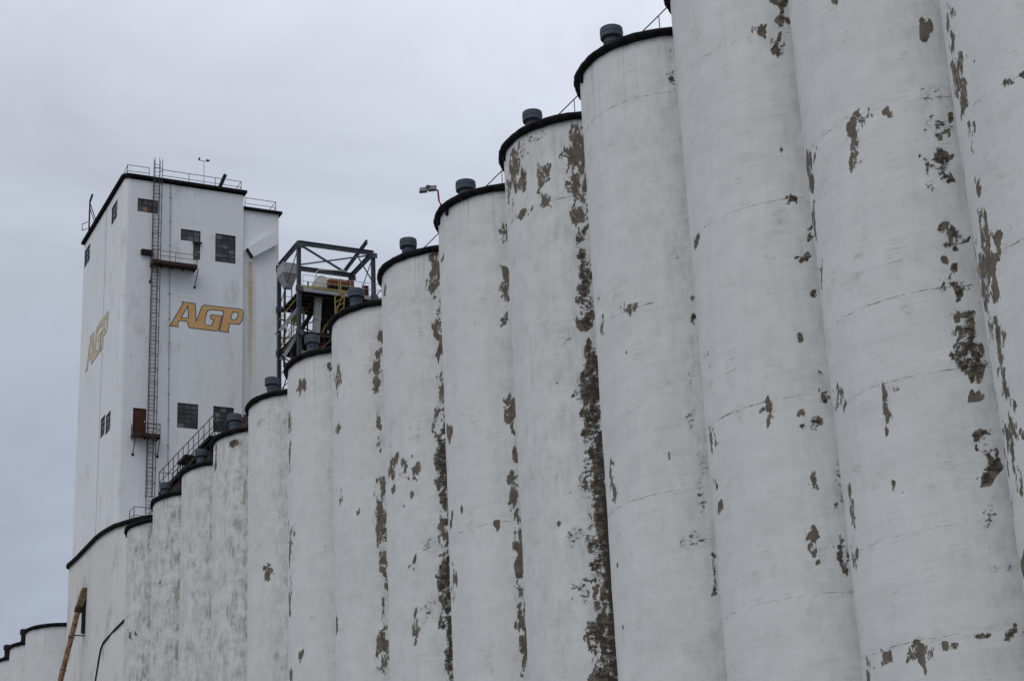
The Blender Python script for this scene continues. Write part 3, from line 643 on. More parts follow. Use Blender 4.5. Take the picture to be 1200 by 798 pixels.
# AGP lettering, traced in the wall plane: x right, z up
LG = [(90,462),(262,168),(244,150),(262,146),(428,168),(440,372),(468,300),(500,212),(518,194),(545,186),(760,212),(1000,238),(1030,256),(1046,284),(1040,342),(1018,408),(988,446),(868,430),
      (850,528),(862,546),(725,530),(748,440),(776,300),(778,272),(612,256),(588,268),(572,300),(552,392),(554,432),(576,448),(612,450),(634,436),(652,388),(622,372),(608,345),(616,318),(640,310),(776,328),(772,336),
      (744,440),(728,505),(715,522),(690,528),(350,488),(330,470),(322,408),(232,396),(214,402),(206,452),(216,474)]
HO = [[(324,222),(332,352),(252,352)], [(905,290),(945,288),(964,300),(964,330),(944,366),(925,376),(886,372),(884,352)]]
def logo(parent_mat_org, fn, ctr, scale, matf, name='lettering', top=None):
    def loc(c): p = ony(190+c[0]/10.909, 340+c[1]/10.917, YT); return p.x, p.z
    polys = [[loc(c) for c in LG]]+[[loc(c) for c in h] for h in HO]
    x0 = sum(p[0] for p in polys[0])/len(polys[0]); z0 = sum(p[1] for p in polys[0])/len(polys[0])
    par = None
    for nm_, off, dep, mt in (('lettering_outline', 0.0, -0.006, 'logo_teal'), ('lettering', -0.075, -0.011, matf)):
        cu = bpy.data.curves.new('trace', 'CURVE'); cu.dimensions = '2D'; cu.fill_mode = 'BOTH'; cu.offset = off
        for pl in polys:
            sp = cu.splines.new('POLY'); sp.points.add(len(pl)-1); sp.use_cyclic_u = True
            for i, (x, z) in enumerate(pl): sp.points[i].co = ((x-x0)*scale[0], (z-z0)*scale[1], 0, 1)
        co = bpy.data.objects.new('trace', cu); COL.objects.link(co)
        me0 = co.evaluated_get(bpy.context.evaluated_depsgraph_get()).to_mesh()
        vs = [tuple(v.co) for v in me0.vertices]; fs = [tuple(p.vertices) for p in me0.polygons]
        bpy.data.objects.remove(co)
        m = MB().add([fn(ctr[0], ctr[1], dep, x, z) for x, z, _ in vs], fs)
        o = m.build(nm_, mt, par or tw, org=fn(ctr[0], ctr[1], 0, 0, 0)); par = par or o
    return (x0, z0)
c0 = [(ony(190+c[0]/10.909, 340+c[1]/10.917, YT)) for c in LG]
cx0 = sum(p.x for p in c0)/len(c0); cz0 = sum(p.z for p in c0)/len(c0)
logo(None, lambda a, z, d, x, y: near(a+x, z+y, d), (cx0, cz0), (1, 1), 'logo_orange')
pl_ = onx(114.5, 400, XT)
logo(None, lambda a, z, d, x, y: left(a-x, z+y, d), (pl_.y, pl_.z), (1.28, 1.25), 'logo_faded')

# ---- railings, ladder and platforms on the tower
def railing(name, label, cat, path, h=1.07, gap=2.0, r=0.028, mats='rail_steel', mids=1, group=None, plate=True):
    path = [Vector(p) for p in path]; t = thing(name, mid(path)-Vector((0, 0, 0)), label, cat, group)
    ORG[t.name] = mid(path)
    for a, b in zip(path[:-1], path[1:]):
        MB().tube([a+Vector((0, 0, h)), b+Vector((0, 0, h))], r, 6).build('top_rail', mats, t)
        for q in range(mids):
            z = h*(q+1)/(mids+1); MB().tube([a+Vector((0, 0, z)), b+Vector((0, 0, z))], r*0.85, 6).build('mid_rail', mats, t)
        n = max(1, round((b-a).length/gap))
        for i in range(n+1):
            if i == n and b != path[-1]: continue
            p = a.lerp(b, i/n); MB().tube([p, p+Vector((0, 0, h+0.02))], r, 6).build('post', mats, t)
    return t
zr = ZT+0.02
railing('roof_railing', 'grey pipe railing around the main roof of the tall white tower', 'railing',
        [(XT+0.5, YB-0.6, zr), (XT+0.5, 145.5, zr)][1:]+[(XT+0.25, YT+0.3, zr), (35.3, YT+0.25, zr)], gap=2.2)
railing('roof_railing', 'grey pipe railing on the tower roof between caged ladder and lower wing', 'railing',
        [(36.45, YT+0.25, zr), (XR-0.15, YT+0.25, zr), (XR-0.15, YT+3.0, zr)], gap=2.3)
railing('roof_railing', 'grey pipe railing on the lower roof of the tower stair wing', 'railing',
        [(XR+0.3, YW+0.2, ZW+0.08), (XW-0.2, YW+0.2, ZW+0.08), (XW-0.2, YW+2.5, ZW+0.08)], gap=2.6)
# caged ladder
LXa, LXb = 35.62, 36.12; ZL0, ZL1 = 39.0, 71.2
ld = thing('caged_ladder', (35.87, YT-0.2, ZL0), 'long steel caged ladder climbing the full height of the white tower', 'ladder')
def lx(z): return 0.11*(68-z)/28.0*0.0
for xx in (LXa, LXb): MB().bar((xx, YT-0.2, ZL0), (xx, YT-0.2, ZL1), 0.05, 0.02).build('side_rail', 'rail_steel', ld)
r0 = None
for zz in np.arange(ZL0+0.2, ZL1-0.2, 0.34):
    o_ = Vector((35.87, YT-0.2, zz))
    if r0 is None: r0 = MB().tube([o_-Vector((0.24, 0, 0)), o_+Vector((0.24, 0, 0))], 0.02, 6).build('rung', 'rail_steel', ld, org=o_)
    else: share(r0, ld, o_)
h0 = None
def arc(z, r=0.38):
    return [Vector((35.87, YT-0.22, z))+Vector((r*math.cos(a), -0.36+r*math.sin(a)*0.95, 0)) for a in [R(a_) for a_ in np.linspace(160, 380, 12)]]
for zz in np.arange(ZL0+2.4, ZL1+0.01, 1.2):
    o_ = Vector((35.87, YT-0.5, zz))
    if h0 is None:
        P4 = arc(zz); h0 = MB().tube([Vector((LXa, YT-0.22, zz))]+P4+[Vector((LXb, YT-0.22, zz))], 0.026, 5).build('cage_hoop', 'rail_steel', ld, org=o_)
    else: share(h0, ld, o_)
for a in (165, 215, 270, 325, 375):
    p_ = Vector((35.87+0.38*math.cos(R(a)), YT-0.58+0.36*math.sin(R(a)), 0))
    MB().bar((p_.x, p_.y, ZL0+2.4), (p_.x, p_.y, ZL1), 0.035, 0.02).build('cage_strap', 'rail_steel', ld)
for zz in np.arange(ZL0+1.5, ZT, 3.0):
    for xx in (LXa, LXb): MB().bar((xx, YT-0.2, zz), (xx, YT+0.02, zz), 0.05, 0.03).build('wall_bracket', 'rail_steel', ld)

def platform(name, label, x0, x1, z, dep, rail, under, braces):
    t = thing(name, ((x0+x1)/2, YT-dep/2, z), label, 'platform')
    MB().box((x0, YT-dep, z+0.06), (x1, YT-0.004, z+0.11)).build('deck', 'rust_steel', t)
    MB().box((x0, YT-dep-0.04, z-0.1), (x1, YT-dep, z+0.2)).build('fascia', 'rust_steel', t)
    MB().box((x0-0.04, YT-dep, z-0.1), (x0, YT-0.004, z+0.2)).build('fascia', 'rust_steel', t)
    MB().box((x1, YT-dep, z-0.1), (x1+0.04, YT-0.004, z+0.2)).build('fascia', 'rust_steel', t)
    n = max(2, int((x1-x0)/0.9))
    for i in range(1, n):
        x = x0+(x1-x0)*i/n; MB().box((x-0.04, YT-dep, z-0.08), (x+0.04, YT-0.01, z+0.06)).build('joist', under, t)
    for x in braces:
        MB().bar((x, YT-dep+0.1, z-0.08), (x, YT-0.02, z-1.35), 0.06).build('brace', 'rail_steel', t)
        MB().box((x-0.1, YT-0.04, z-1.5), (x+0.1, YT-0.003, z-1.3)).build('brace_foot', 'dark_steel', t)
    hh = 1.05
    for q, (a, b) in enumerate((((x0, YT-0.05), (x0, YT-dep)), ((x0, YT-dep), (x1, YT-dep)), ((x1, YT-dep), (x1, YT-0.05)))):
        a = Vector((*a, z+0.2)); b = Vector((*b, z+0.2))
        MB().tube([a+Vector((0, 0, hh-0.2)), b+Vector((0, 0, hh-0.2))], 0.028, 6).build('top_rail', rail, t)
        MB().tube([a+Vector((0, 0, hh/2-0.1)), b+Vector((0, 0, hh/2-0.1))], 0.024, 6).build('mid_rail', rail, t)
        for i in range(3 if q == 1 else 1):
            p = a.lerp(b, i/2 if q == 1 else 0); MB().tube([p, p+Vector((0, 0, hh-0.18))], 0.028, 6).build('post', rail, t)
    return t
simple('rail_rusty', (0.16, 0.11, 0.09), (0.24, 0.19, 0.17), 0.7, 0.1, scale=5, rust=0.4)
pz = ony(200, 309, YT-1.1)
platform('wall_platform', 'rusty steel platform beside the ladder near the top of the tower', ony(180, 305, YT-1.1).x, ony(231, 311, YT-1.1).x, pz.z, 1.1, 'rail_rusty', 'rust_steel', [35.55, 39.35])
lp = ony(170, 510, YT-0.9)
platform('wall_platform', 'small dark steel landing under the red door of the tower', ony(157, 510, YT-0.9).x, ony(187.5, 510, YT-0.9).x, lp.z, 0.9, 'dark_steel', 'dark_steel', [34.5, 36.5])
# wind instrument and roof gear
def mast(name, label, cat, base, top, build):
    t = thing(name, base, label, cat); MB().tube([base, top], 0.022, 6).build('mast', 'rail_steel', t); build(t, Vector(top)); return t
wb = Vector((ony(239, 214, YT+0.8).x, YT+0.8, zr)); wt = ony(239, 189, YT+0.8)
def anem(t, p):
    MB().bar(p+Vector((-0.45, 0, 0)), p+Vector((0.35, 0, 0)), 0.035).build('cross_arm', 'rail_steel', t)
    MB().lathe(p+Vector((-0.42, 0, 0)), [(0, 0), (0.07, 0.02), (0.09, 0.22), (0, 0.24)], 10).build('cup', 'door_red', t)
    MB().box(p+Vector((0.2, -0.02, 0.02)), p+Vector((0.5, 0.02, 0.2))).build('vane', 'door_red', t)
mast('wind_gauge', 'thin wind gauge mast with red vane on the tower roof', 'wind gauge', wb, wt, anem)
fb = Vector((ony(258, 217, YT+0.3).x, YT+0.35, zr)); ft = ony(264, 205, YT+0.35)
fl = thing('roof_floodlight', fb, 'dark slanted floodlight clamped to the tower roof railing', 'floodlight')
MB().bar(fb+Vector((-0.1, 0, 0.05)), ft, 0.3, 0.22, (0, 1, 0)).build('housing', 'dark_steel', fl)
MB().tube([fb, fb+Vector((0.15, 0, 0.5))], 0.05, 8).build('bracket', 'dark_steel', fl)
gb = onx(104.5, 262, XT+0.1); gb = Vector((XT+0.1, gb.y, zr)); gt = Vector((XT+0.1, gb.y, onx(104.5, 236, XT+0.1).z-0.2))
gd = thing('roof_lamp_post', gb, 'short dark lamp post on the roof edge of the tower long side', 'lamp post')
MB().bar(gb, gt, 0.12).build('post', 'dark_steel', gd)
MB().bar(gt, gt+Vector((0.1, -0.5, 0.55)), 0.16, 0.1).build('lamp_head', 'dark_steel', gd)
MB().bar(gt+Vector((0, 0, -0.1)), gb+Vector((0.6, -1.6, 0.0)), 0.06).build('brace', 'dark_steel', gd)
MB().bar(gt+Vector((0, 0, -0.6)), gb+Vector((0.6, -1.1, 0.0)), 0.05).build('brace', 'dark_steel', gd)
e0 = gb+Vector((-0.1, 0.2, 0.95)); fr = MB()
for a, b_ in (((0, 0, 0), (-0.35, 0.6, 0)), ((0, 0, 0.65), (-0.35, 0.6, 0.65)), ((-0.35, 0.6, 0), (-0.35, 0.6, 0.65))): fr.bar(e0+Vector(a), e0+Vector(b_), 0.05)
fr.build('bracket_frame', 'dark_steel', gd)

# ------------------------------------------------------------------ low block under the tower
bs = 1.03; zb = H*bs
ppx = [(160, 607), (146, 611), (135, 614.5), (125, 620), (119, 624), (114, 628), (91, 652), (82, 660)]
bp = [onz(u, v, H)*bs for u, v in ppx]; bp = [(p.x, p.y) for p in bp]
bk = thing('headhouse_block', (39, 147, GZ), 'low white concrete block with rounded corner and dark roof edge at the tower foot', 'building')
poly = [(47.2, 154.2), (bp[-1][0]+0.35, 154.2), (bp[-1][0]+0.05, bp[-1][1]+0.5)]+bp[::-1]+[(34.9, 137.0), (47.2, 137.0)]
# offset inwards: rim was traced on its outer edge
poly = poly
m = MB().prism(poly, GZ, zb-0.1); m.build('wall', 'block_paint', bk)
MB().band(poly, [(-0.3, zb+0.02), (-0.3, zb-0.12), (0.02, zb-0.3), (0.18, zb-0.33), (0.25, zb-0.22), (0.25, zb-0.04), (0.14, zb+0.05)]).build('rim', 'rim_tar', bk)
railing('ladder_guard', 'small dark guard rail at the foot of the caged tower ladder', 'railing',
        [(34.35, YT-0.2, zb+0.05), (34.35, YT-1.6, zb+0.05), (35.6, YT-1.6, zb+0.05)], h=1.35, gap=1.3, mats='dark_steel')

# rusty loading spout leaning off the block
sy = bp[-2][1]-3.6
ht = ony(98, 689, sy); hb = ony(92, 713, sy); pe = ony(70, 800, sy); pe2 = hb+(pe-hb)*3.2
dsp = (pe-hb).normalized()
sp = thing('loading_spout', hb, 'rusty loading spout pipe leaning off the low white block', 'spout')
MB().tube([hb, pe2], 0.215, 18).build('pipe', 'rust_pipe', sp, smooth=True)
MB().tube([hb-dsp*0.1, hb+dsp*0.28], [0.3, 0.3], 18).build('collar', 'rust_steel', sp)
for e in (2.3, 5.0, 7.6, 10.2): MB().tube([hb+dsp*e, hb+dsp*(e+0.1)], 0.265, 18).build('flange', 'rust_pipe', sp)
hq = MB(); r_ = Vector((0, 1, 0)); n_ = Vector((1, 0, 0))
vs = [];  top = ht+Vector((0.18, 0, 0)); bot = hb-dsp*0.08
for c, wd in ((top, 0.36), (bot, 0.29)):
    for i, j in ((-1, -1), (1, -1), (1, 1), (-1, 1)): vs.append(c+n_*(i*wd*0.85)+r_*(j*wd))
hq.add(vs, [(0,3,2,1), (4,5,6,7), (0,1,5,4), (1,2,6,5), (2,3,7,6), (3,0,4,7)]).build('hood', 'spout_hood', sp, bevel=0.03)
MB().box(top+Vector((0.25, -0.3, -0.1)), top+Vector((0.48, 0.05, 0.35))).build('hood_pipe', 'machine_white', sp)
wx = bp[-3][0]-0.004
bb = ony(101, 690, sy); MB().box((wx-0.28, sy-0.16, bb.z-3.6), (wx+0.02, sy+0.12, bb.z+0.1)).build('back_channel', 'dark_steel', sp)
MB().tube([hb+dsp*2.2, Vector((wx, sy, (hb+dsp*2.2).z))], 0.05, 8).build('stay', 'dark_steel', sp)
# drooping black cable on the rounded corner
def onpoly(u, v):
    r = ray(u, v); best = None
    for (ax_, ay_), (bx_, by_) in zip(poly, poly[1:]+poly[:1]):
        ex, ey = bx_-ax_, by_-ay_; den = r.x*ey-r.y*ex
        if abs(den) < 1e-9: continue
        t = (ax_*ey-ay_*ex)/den; s_ = ((r.x*t-ax_)*ex+(r.y*t-ay_)*ey)/(ex*ex+ey*ey)
        if t > 0 and -0.001 <= s_ <= 1.001 and (best is None or t < best): best = t
    return r*(best*0.9993) if best else None
cp_ = [onpoly(u, v) for u, v in ((150, 720), (145, 727), (136, 736), (127, 746), (121, 753), (118, 761), (116, 772), (112, 797), (109, 818))]
cp_ = [p for p in cp_ if p]; 
if cp_:
    cb_ = MB().tube(cp_+[Vector((cp_[-1].x, cp_[-1].y, GZ+0.3))], 0.085, 8).build('drop_cable', 'cable_black', org=cp_[-1])
    tag(cb_, 'black cable drooping down the rounded corner of the low block', 'cable')

# ------------------------------------------------------------------ handrail along the silo roofs
HX, HZ = 35.05, 38.74
hr = thing('roof_handrail', (HX, 85, H), 'long thin handrail running along the roofs of the silo row', 'handrail')
MB().tube([(HX, 44, HZ), (HX, 116, HZ)], 0.027, 8).build('top_rail', 'rail_rusty', hr)
p0 = None
for k in range(1, 11):
    cy = Y0+PIT_Y*k
    for dy in (-2.6, 0.0, 2.25):
        o_ = Vector((HX, cy+dy, H))
        if p0 is None: p0 = MB().tube([(HX, cy+dy, H-0.08), (HX, cy+dy, HZ)], 0.024, 6).build('post', 'rail_rusty', hr, org=o_)
        else: share(p0, hr, o_)
# ------------------------------------------------------------------ raised walkway and conveyor by the tower
WX = 35.4; zf, zt_ = 40.5, 42.17; ya, yb = 121.3, 136.3
wk = thing('raised_walkway', (WX, (ya+yb)/2, H), 'raised dark steel walkway with open railing over the silos beside the tower', 'walkway')
MB().box((WX-0.05, ya, zf-0.06), (WX+1.1, yb, zf)).build('deck', 'dark_steel', wk)
for dx in (0.0, 1.05):
    MB().box((WX+dx-0.05, ya, zf-0.26), (WX+dx, yb, zf+0.04)).build('stringer', 'dark_steel', wk)
    MB().tube([(WX+dx, ya, zt_), (WX+dx, yb, zt_)], 0.032, 6).build('top_rail', 'dark_steel', wk)
    MB().tube([(WX+dx, ya, zf+0.85), (WX+dx, yb, zf+0.85)], 0.026, 6).build('mid_rail', 'dark_steel', wk)
    for yy in np.arange(ya, yb+0.1, (yb-ya)/11): MB().tube([(WX+dx, yy, zf-0.05), (WX+dx, yy, zt_)], 0.03, 6).build('post', 'dark_steel', wk)
for yy in (122, 125.2, 129.6, 135.8):
    for dx in (0.05, 0.95): MB().bar((WX+dx, yy, H-0.05), (WX+dx, yy, zf-0.2), 0.12).build('leg', 'dark_steel', wk)
    MB().bar((WX+0.05, yy, H+0.3), (WX+0.95, yy, zf-0.3), 0.07).build('brace', 'dark_steel', wk)
for z_ in (zf+0.05, zt_, zf+0.85): [MB().tube([(WX, y_, z_), (WX+1.05, y_, z_)], 0.028, 6).build('end_rail', 'dark_steel', wk) for y_ in ((yb, ya) if z_ != zt_ else (yb,))]
cv_ = thing('roof_conveyor', (WX+1.6, 126, H), 'dark enclosed grain conveyor running under the raised walkway', 'conveyor')
MB().box((WX+0.15, 112.0, H+0.35), (WX+1.0, 135.4, H+2.3)).build('housing', 'rust_steel', cv_, bevel=0.03)
for yy in np.arange(113, 135.5, 1.85):
    MB().box((WX+0.12, yy, H+0.3), (WX+1.03, yy+0.08, H+2.35)).build('flange', 'dark_steel', cv_)
for yy in np.arange(113.9, 135, 3.7): MB().bar((WX+0.55, yy, H-0.04), (WX+0.55, yy, H+0.35), 0.35, 0.12).build('support', 'dark_steel', cv_)
def eqbox(u0, v0, u1, v1, x, dep, label, mat, name='equipment_box'):
    a, b_ = onx(u0, v0, x), onx(u1, v1, x); y0_, y1_ = sorted((a.y, b_.y)); z0_, z1_ = sorted((a.z, b_.z))
    t = thing(name, ((x+dep/2), (y0_+y1_)/2, z0_), label, 'box')
    MB().box((x, y0_, z0_), (x+dep, y1_, z1_)).build('case', mat, t, bevel=0.03)
    MB().box((x-0.05, y0_-0.05, z1_), (x+dep+0.05, y1_+0.05, z1_+0.06)).build('lid', 'dark_steel', t)
    MB().box((x-0.03, y0_+(y1_-y0_)*0.2, z0_+(z1_-z0_)*0.2), (x, y1_-(y1_-y0_)*0.2, z1_-(z1_-z0_)*0.2)).build('hatch', 'sash_steel', t)
    for e in (0.1, 0.9):
        MB().bar((x+0.15, y0_+(y1_-y0_)*e, H-0.04), (x+0.15, y0_+(y1_-y0_)*e, z0_), 0.07).build('leg', 'dark_steel', t)
    return t
eqbox(208, 545, 217, 533.5, WX-0.25, 0.9, 'brown drive box hung on the raised walkway, nearer the tower', 'rust_steel')
eqbox(232.5, 525, 246, 513, WX-0.25, 0.9, 'dark drive box hung on the raised walkway, farther from the tower', 'dark_steel')
# cross-over frame at the end of the walkway
ga, gb2 = onx(246, 512, WX), onx(251, 496, WX)
fx = thing('walkway_stair', (WX, 119, H), 'short dark steel stair up to the raised walkway', 'stair')
for dx in (0.02, 1.02):
    MB().bar((WX+dx, 117.6, H), (WX+dx, 121.2, zf), 0.06, 0.24).build('stringer', 'dark_steel', fx)
    MB().tube([(WX+dx, 117.6, H+1.0), (WX+dx, 121.2, zf+1.1)], 0.03, 6).build('handrail', 'dark_steel', fx)
    for e in (0.05, 0.5): MB().tube([(WX+dx, 117.6+3.5*e, H+(zf-H)*e), (WX+dx, 117.6+3.5*e, H+1.0+(zf-H+0.1)*e)], 0.028, 6).build('post', 'dark_steel', fx)
for i in range(1, 10):
    e = i/10; MB().box((WX+0.05, 117.6+3.5*e-0.12, H+(zf-H)*e), (WX+0.99, 117.6+3.5*e+0.12, H+(zf-H)*e+0.04)).build('tread', 'dark_steel', fx)

# ------------------------------------------------------------------ floodlight on the red bent pole
fbq = onz(518, 242, H+0.02)*1.004
def fp(u, v): return ony(u, v, fbq.y)
ll = thing('floodlight', fbq, 'twin grey floodlight on a bent red pole at a silo rim', 'floodlight')
MB().tube([fbq-Vector((0, 0, 0.12)), fbq.lerp(fp(514.5, 236), 0.5), fp(514.5, 236), fp(513.6, 228)], 0.045, 10).build('pole', 'red_pole', ll)
MB().tube([fp(513.6, 228), fp(513.3, 223.5), fp(509, 222.5)], 0.05, 10).build('elbow', 'dark_steel', ll)
for du, dv, nn in ((0, 0, 0), (-8.0, -0.5, 1)):
    c = fp(506.5+du, 221.3+dv)+Vector((0, -0.02+0.25*nn, 0))
    ux = Vector((0.85, -0.5, 0.02)).normalized(); ur = Vector((-0.25, -0.45, -0.5)).normalized(); ur = (ur-ux*ur.dot(ux)).normalized(); un = ux.cross(ur)
    hw, hl, th_ = 0.19, 0.27, 0.06
    vs = [c+ux*(i*hw)+ur*(j*hl)+un*(k_*th_) for k_ in (-1, 1) for i, j in ((-1, -1), (1, -1), (1, 1), (-1, 1))]
    FQ = [(0,3,2,1), (4,5,6,7), (0,1,5,4), (1,2,6,5), (2,3,7,6), (3,0,4,7)]
    o = MB().add(vs, FQ).build('lamp_head', 'lamp_body', ll)
    sg = 1 if un.z < 0 else -1
    vs = [c+ux*(i*hw*0.72)+ur*(j*hl*0.72)+un*(sg*(th_+k_*0.006)) for k_ in (0, 1) for i, j in ((-1, -1), (1, -1), (1, 1), (-1, 1))]
    MB().add(vs, FQ).build('lens', 'lamp_lens', o)
MB().bar(fp(509, 222.3), fp(498, 219.5)+Vector((0, 0.25, 0)), 0.05).build('yoke', 'dark_steel', ll)
MB().box(fp(504, 217.5)+Vector((-0.12, 0.1, -0.12)), fp(504, 217.5)+Vector((0.12, 0.3, 0.06))).build('driver_box', 'lamp_body', ll)

# ------------------------------------------------------------------ steel leg tower behind the silos
YN = 130.0; XN = ony(350, 283, YN).x; ZTOP = ony(350, 283, YN).z
YF = onx(327, 310, XN).y; XE = ony(437, 300, YN).x
def pn(u, v, dy=0): return ony(u, v, YN+dy)
def pf(u, v): return ony(u, v, YF)
def pz_(v, u=351): return ony(u, v, YN).z
st = thing('steel_leg_tower', (XN+3, YN+2.5, GZ), 'open blue-grey steel frame tower with cross braces beside the white tower', 'steel tower')
ZN = ZTOP-0.12
cs = [(XN, YN), (XE, YN), (XE, YF), (XN, YF)]
for i, (x, y) in enumerate(cs):
    MB().ibeam((x, y, GZ), (x, y, ZN), 0.3, 0.3, 0.04, (1, 0, 0)).build('post', 'blue_steel', st)
for i in range(4):
    (xa, ya_), (xb, yb_) = cs[i], cs[(i+1) % 4]
    MB().ibeam((xa, ya_, ZN), (xb, yb_, ZN), 0.25, 0.36, 0.04).build('top_beam', 'blue_steel', st)
    for v in (390, 450): MB().ibeam((xa, ya_, pz_(v)), (xb, yb_, pz_(v)), 0.2, 0.3, 0.035).build('floor_beam', 'brown_beam', st)
MB().ibeam((XE-1.0, YN-1.3, ZN+0.35), (XE-0.65, YF, ZN+0.25), 0.2, 0.28, 0.03).build('hoist_beam', 'blue_steel', st)
MB().bar((XN, YN, ZN-0.1), (XE, YF, ZN-0.1), 0.14).build('brace', 'blue_steel', st)
MB().bar((XE, YN, ZN-0.16), (XN, YF, ZN-0.16), 0.10).build('brace', 'blue_steel', st)
zl = pz_(337)
MB().bar((XE, YN, ZN-0.6), (XE-0.05, YN+0.1, zl), 0.09).build('brace', 'blue_steel', st)
MB().bar((XE-1.3, YN+0.02, ZN-0.5), (XE-0.1, YN+0.02, zl+1.4), 0.08).build('brace', 'blue_steel', st)
for (xa, ya_), (xb, yb_) in ((cs[0], cs[3]), (cs[2], cs[3]), (cs[1], cs[2])):
    MB().bar((xa, ya_, ZN-0.3), (xb, yb_, zl+0.1), 0.06).build('brace', 'blue_steel', st)
    MB().bar((xb, yb_, pz_(390)), (xa, ya_, zl), 0.06).build('brace', 'dark_steel', st)
    MB().bar((xa, ya_, pz_(390)), (xb, yb_, pz_(450)), 0.07).build('brace', 'dark_steel', st)
    MB().bar((xb, yb_, pz_(390)), (xa, ya_, pz_(450)), 0.07).build('brace', 'dark_steel', st)
for x, y in cs:
    for z_ in (ZN-0.28, zl-0.1, pz_(390)):
        MB().box((x-0.32, y-0.17, z_-0.22), (x+0.32, y-0.155, z_+0.22)).build('gusset', 'blue_steel', st)
        MB().box((x-0.17, y-0.32, z_-0.22), (x-0.155, y+0.32, z_+0.22)).build('gusset', 'blue_steel', st)
for i, (u_, v0_, v1_, dy_, r_) in enumerate(((356, 345, 420, 3.2, 0.1), (361, 330, 420, 3.6, 0.07), (383, 340, 420, 2.2, 0.12), (389, 340, 420, 3.0, 0.08), (334, 335, 430, 3.4, 0.09), (342, 330, 430, 4.0, 0.06))):
    MB().tube([pn(u_, v0_, dy_), pn(u_-1, v1_, dy_)], r_, 8).build('service_pipe', ['galvanised', 'rust_steel', 'dark_steel', 'motor_orange', 'rust_steel', 'galvanised'][i], st)
for va, vb in ((348, 372), (372, 352), (390, 410)):
    MB().bar((XN, YF, pz_(va)), (XE, YF, pz_(vb)), 0.09).build('brace', 'dark_steel', st)
    MB().bar((XN+0.3, YN+1.5, pz_(vb)), (XE, YN+2.2, pz_(va)), 0.08).build('brace', 'rust_steel', st)
# lower bracing goes on to the ground
for z0_, z1_ in ((8, 20), (20, 32), (32, pz_(450))):
    for i in range(4):
        (xa, ya_), (xb, yb_) = cs[i], cs[(i+1) % 4]
        MB().bar((xa, ya_, z0_), (xb, yb_, z1_), 0.08).build('brace', 'dark_steel', st)
        MB().bar((xa, ya_, z0_), (xb, yb_, z0_), 0.15).build('floor_beam', 'dark_steel', st)
# service deck with yellow toe board
dk = thing('service_deck', (XN+3, YN+2, zl), 'upper grating deck with yellow edge inside the steel frame tower', 'deck')
MB().box((XN+0.15, YN+0.02, zl-0.06), (XE+1.6, YF-0.2, zl)).build('grating', 'galvanised', dk)
MB().box((XN+0.15, YN-0.16, zl-0.32), (XE+1.6, YN-0.02, zl-0.02)).build('edge_channel', 'galvanised', dk)
MB().box((XN+0.1, YN-0.2, zl), (XN+4.6, YN-0.17, zl+0.16)).build('toe_board', 'yellow_paint', dk)
for x in np.arange(XN+0.3, XE+1.6, 1.0):
    MB().tube([(x, YN-0.12, zl), (x, YN-0.12, zl+1.1)], 0.022, 6).build('rail_post', 'galvanised', dk)
    MB().tube([(x, YF-0.25, zl), (x, YF-0.25, zl+1.1)], 0.022, 6).build('rail_post', 'galvanised', dk)
for yy in (YN-0.12, YF-0.25):
    for z_ in (0.55, 1.1): MB().tube([(XN+0.3, yy, zl+z_), (XE+1.5, yy, zl+z_)], 0.022, 6).build('rail', 'galvanised', dk)
for yy in np.arange(YN+0.6, YF-0.3, 0.8): MB().ibeam((XN+0.1, yy, zl-0.2), (XE+1.5, yy, zl-0.2), 0.12, 0.22, 0.03).build('joist', 'dark_steel', dk)
zm = pz_(413)
d2 = thing('lower_deck', (XN+2, YN+2, zm), 'lower yellow edged grating deck inside the steel frame tower', 'deck')
MB().box((XN+0.15, YN-0.1, zm-0.08), (XN+3.6, YF-0.2, zm)).build('grating', 'galvanised', d2)
MB().box((XN+0.15, YN-0.16, zm-0.14), (XN+3.6, YN-0.12, zm+0.12)).build('toe_board', 'yellow_paint', d2)
fe = MB()
for x in np.arange(XN+0.3, XN+1.8, 0.24): fe.tube([(x, YF-0.3, zm), (x, YF-0.3, zm+1.5)], 0.012, 4)
for z_ in np.arange(0.1, 1.55, 0.24): fe.tube([(XN+0.3, YF-0.3, zm+z_), (XN+1.75, YF-0.3, zm+z_)], 0.012, 4)
fe.build('mesh_guard', 'galvanised', d2)
MB().tube([pn(346, 373, 0.9), pn(346, 373, 1.4)], 0.42, 14).build('gear_guard', 'yellow_paint', d2)
zq = pz_(388)
d3 = thing('middle_deck', (XN+2.5, YN+2, zq), 'dark middle deck with mesh guard inside the steel frame tower', 'deck')
MB().box((XN+0.16, YN+0.16, zq-0.1), (XE-0.2, YF-0.2, zq)).build('grating', 'dark_steel', d3)
fe = MB()
for x in np.arange(XN+0.3, XN+3.2, 0.24): fe.tube([(x, YF-0.3, zq), (x, YF-0.3, zq+1.5)], 0.012, 4)
for z_ in np.arange(0.1, 1.55, 0.24): fe.tube([(XN+0.3, YF-0.3, zq+z_), (XN+3.2, YF-0.3, zq+z_)], 0.012, 4)
fe.build('mesh_guard', 'galvanised', d3)
for z_ in (0.55, 1.1): MB().tube([(XN+0.05, YN+0.3, zq+z_), (XN+0.05, YF-0.2, zq+z_)], 0.03, 6).build('side_rail', 'yellow_paint', d3)
for yy in np.arange(YN+0.4, YF-0.2, 1.1): MB().tube([(XN+0.05, yy, zq), (XN+0.05, yy, zq+1.12)], 0.03, 6).build('side_post', 'yellow_paint', d3)
for x in np.arange(XN+0.5, XE-0.3, 0.55): MB().ibeam((x, YN+0.2, zq-0.2), (x, YF-0.2, zq-0.2), 0.1, 0.2, 0.03).build('joist', 'brown_beam', d3)
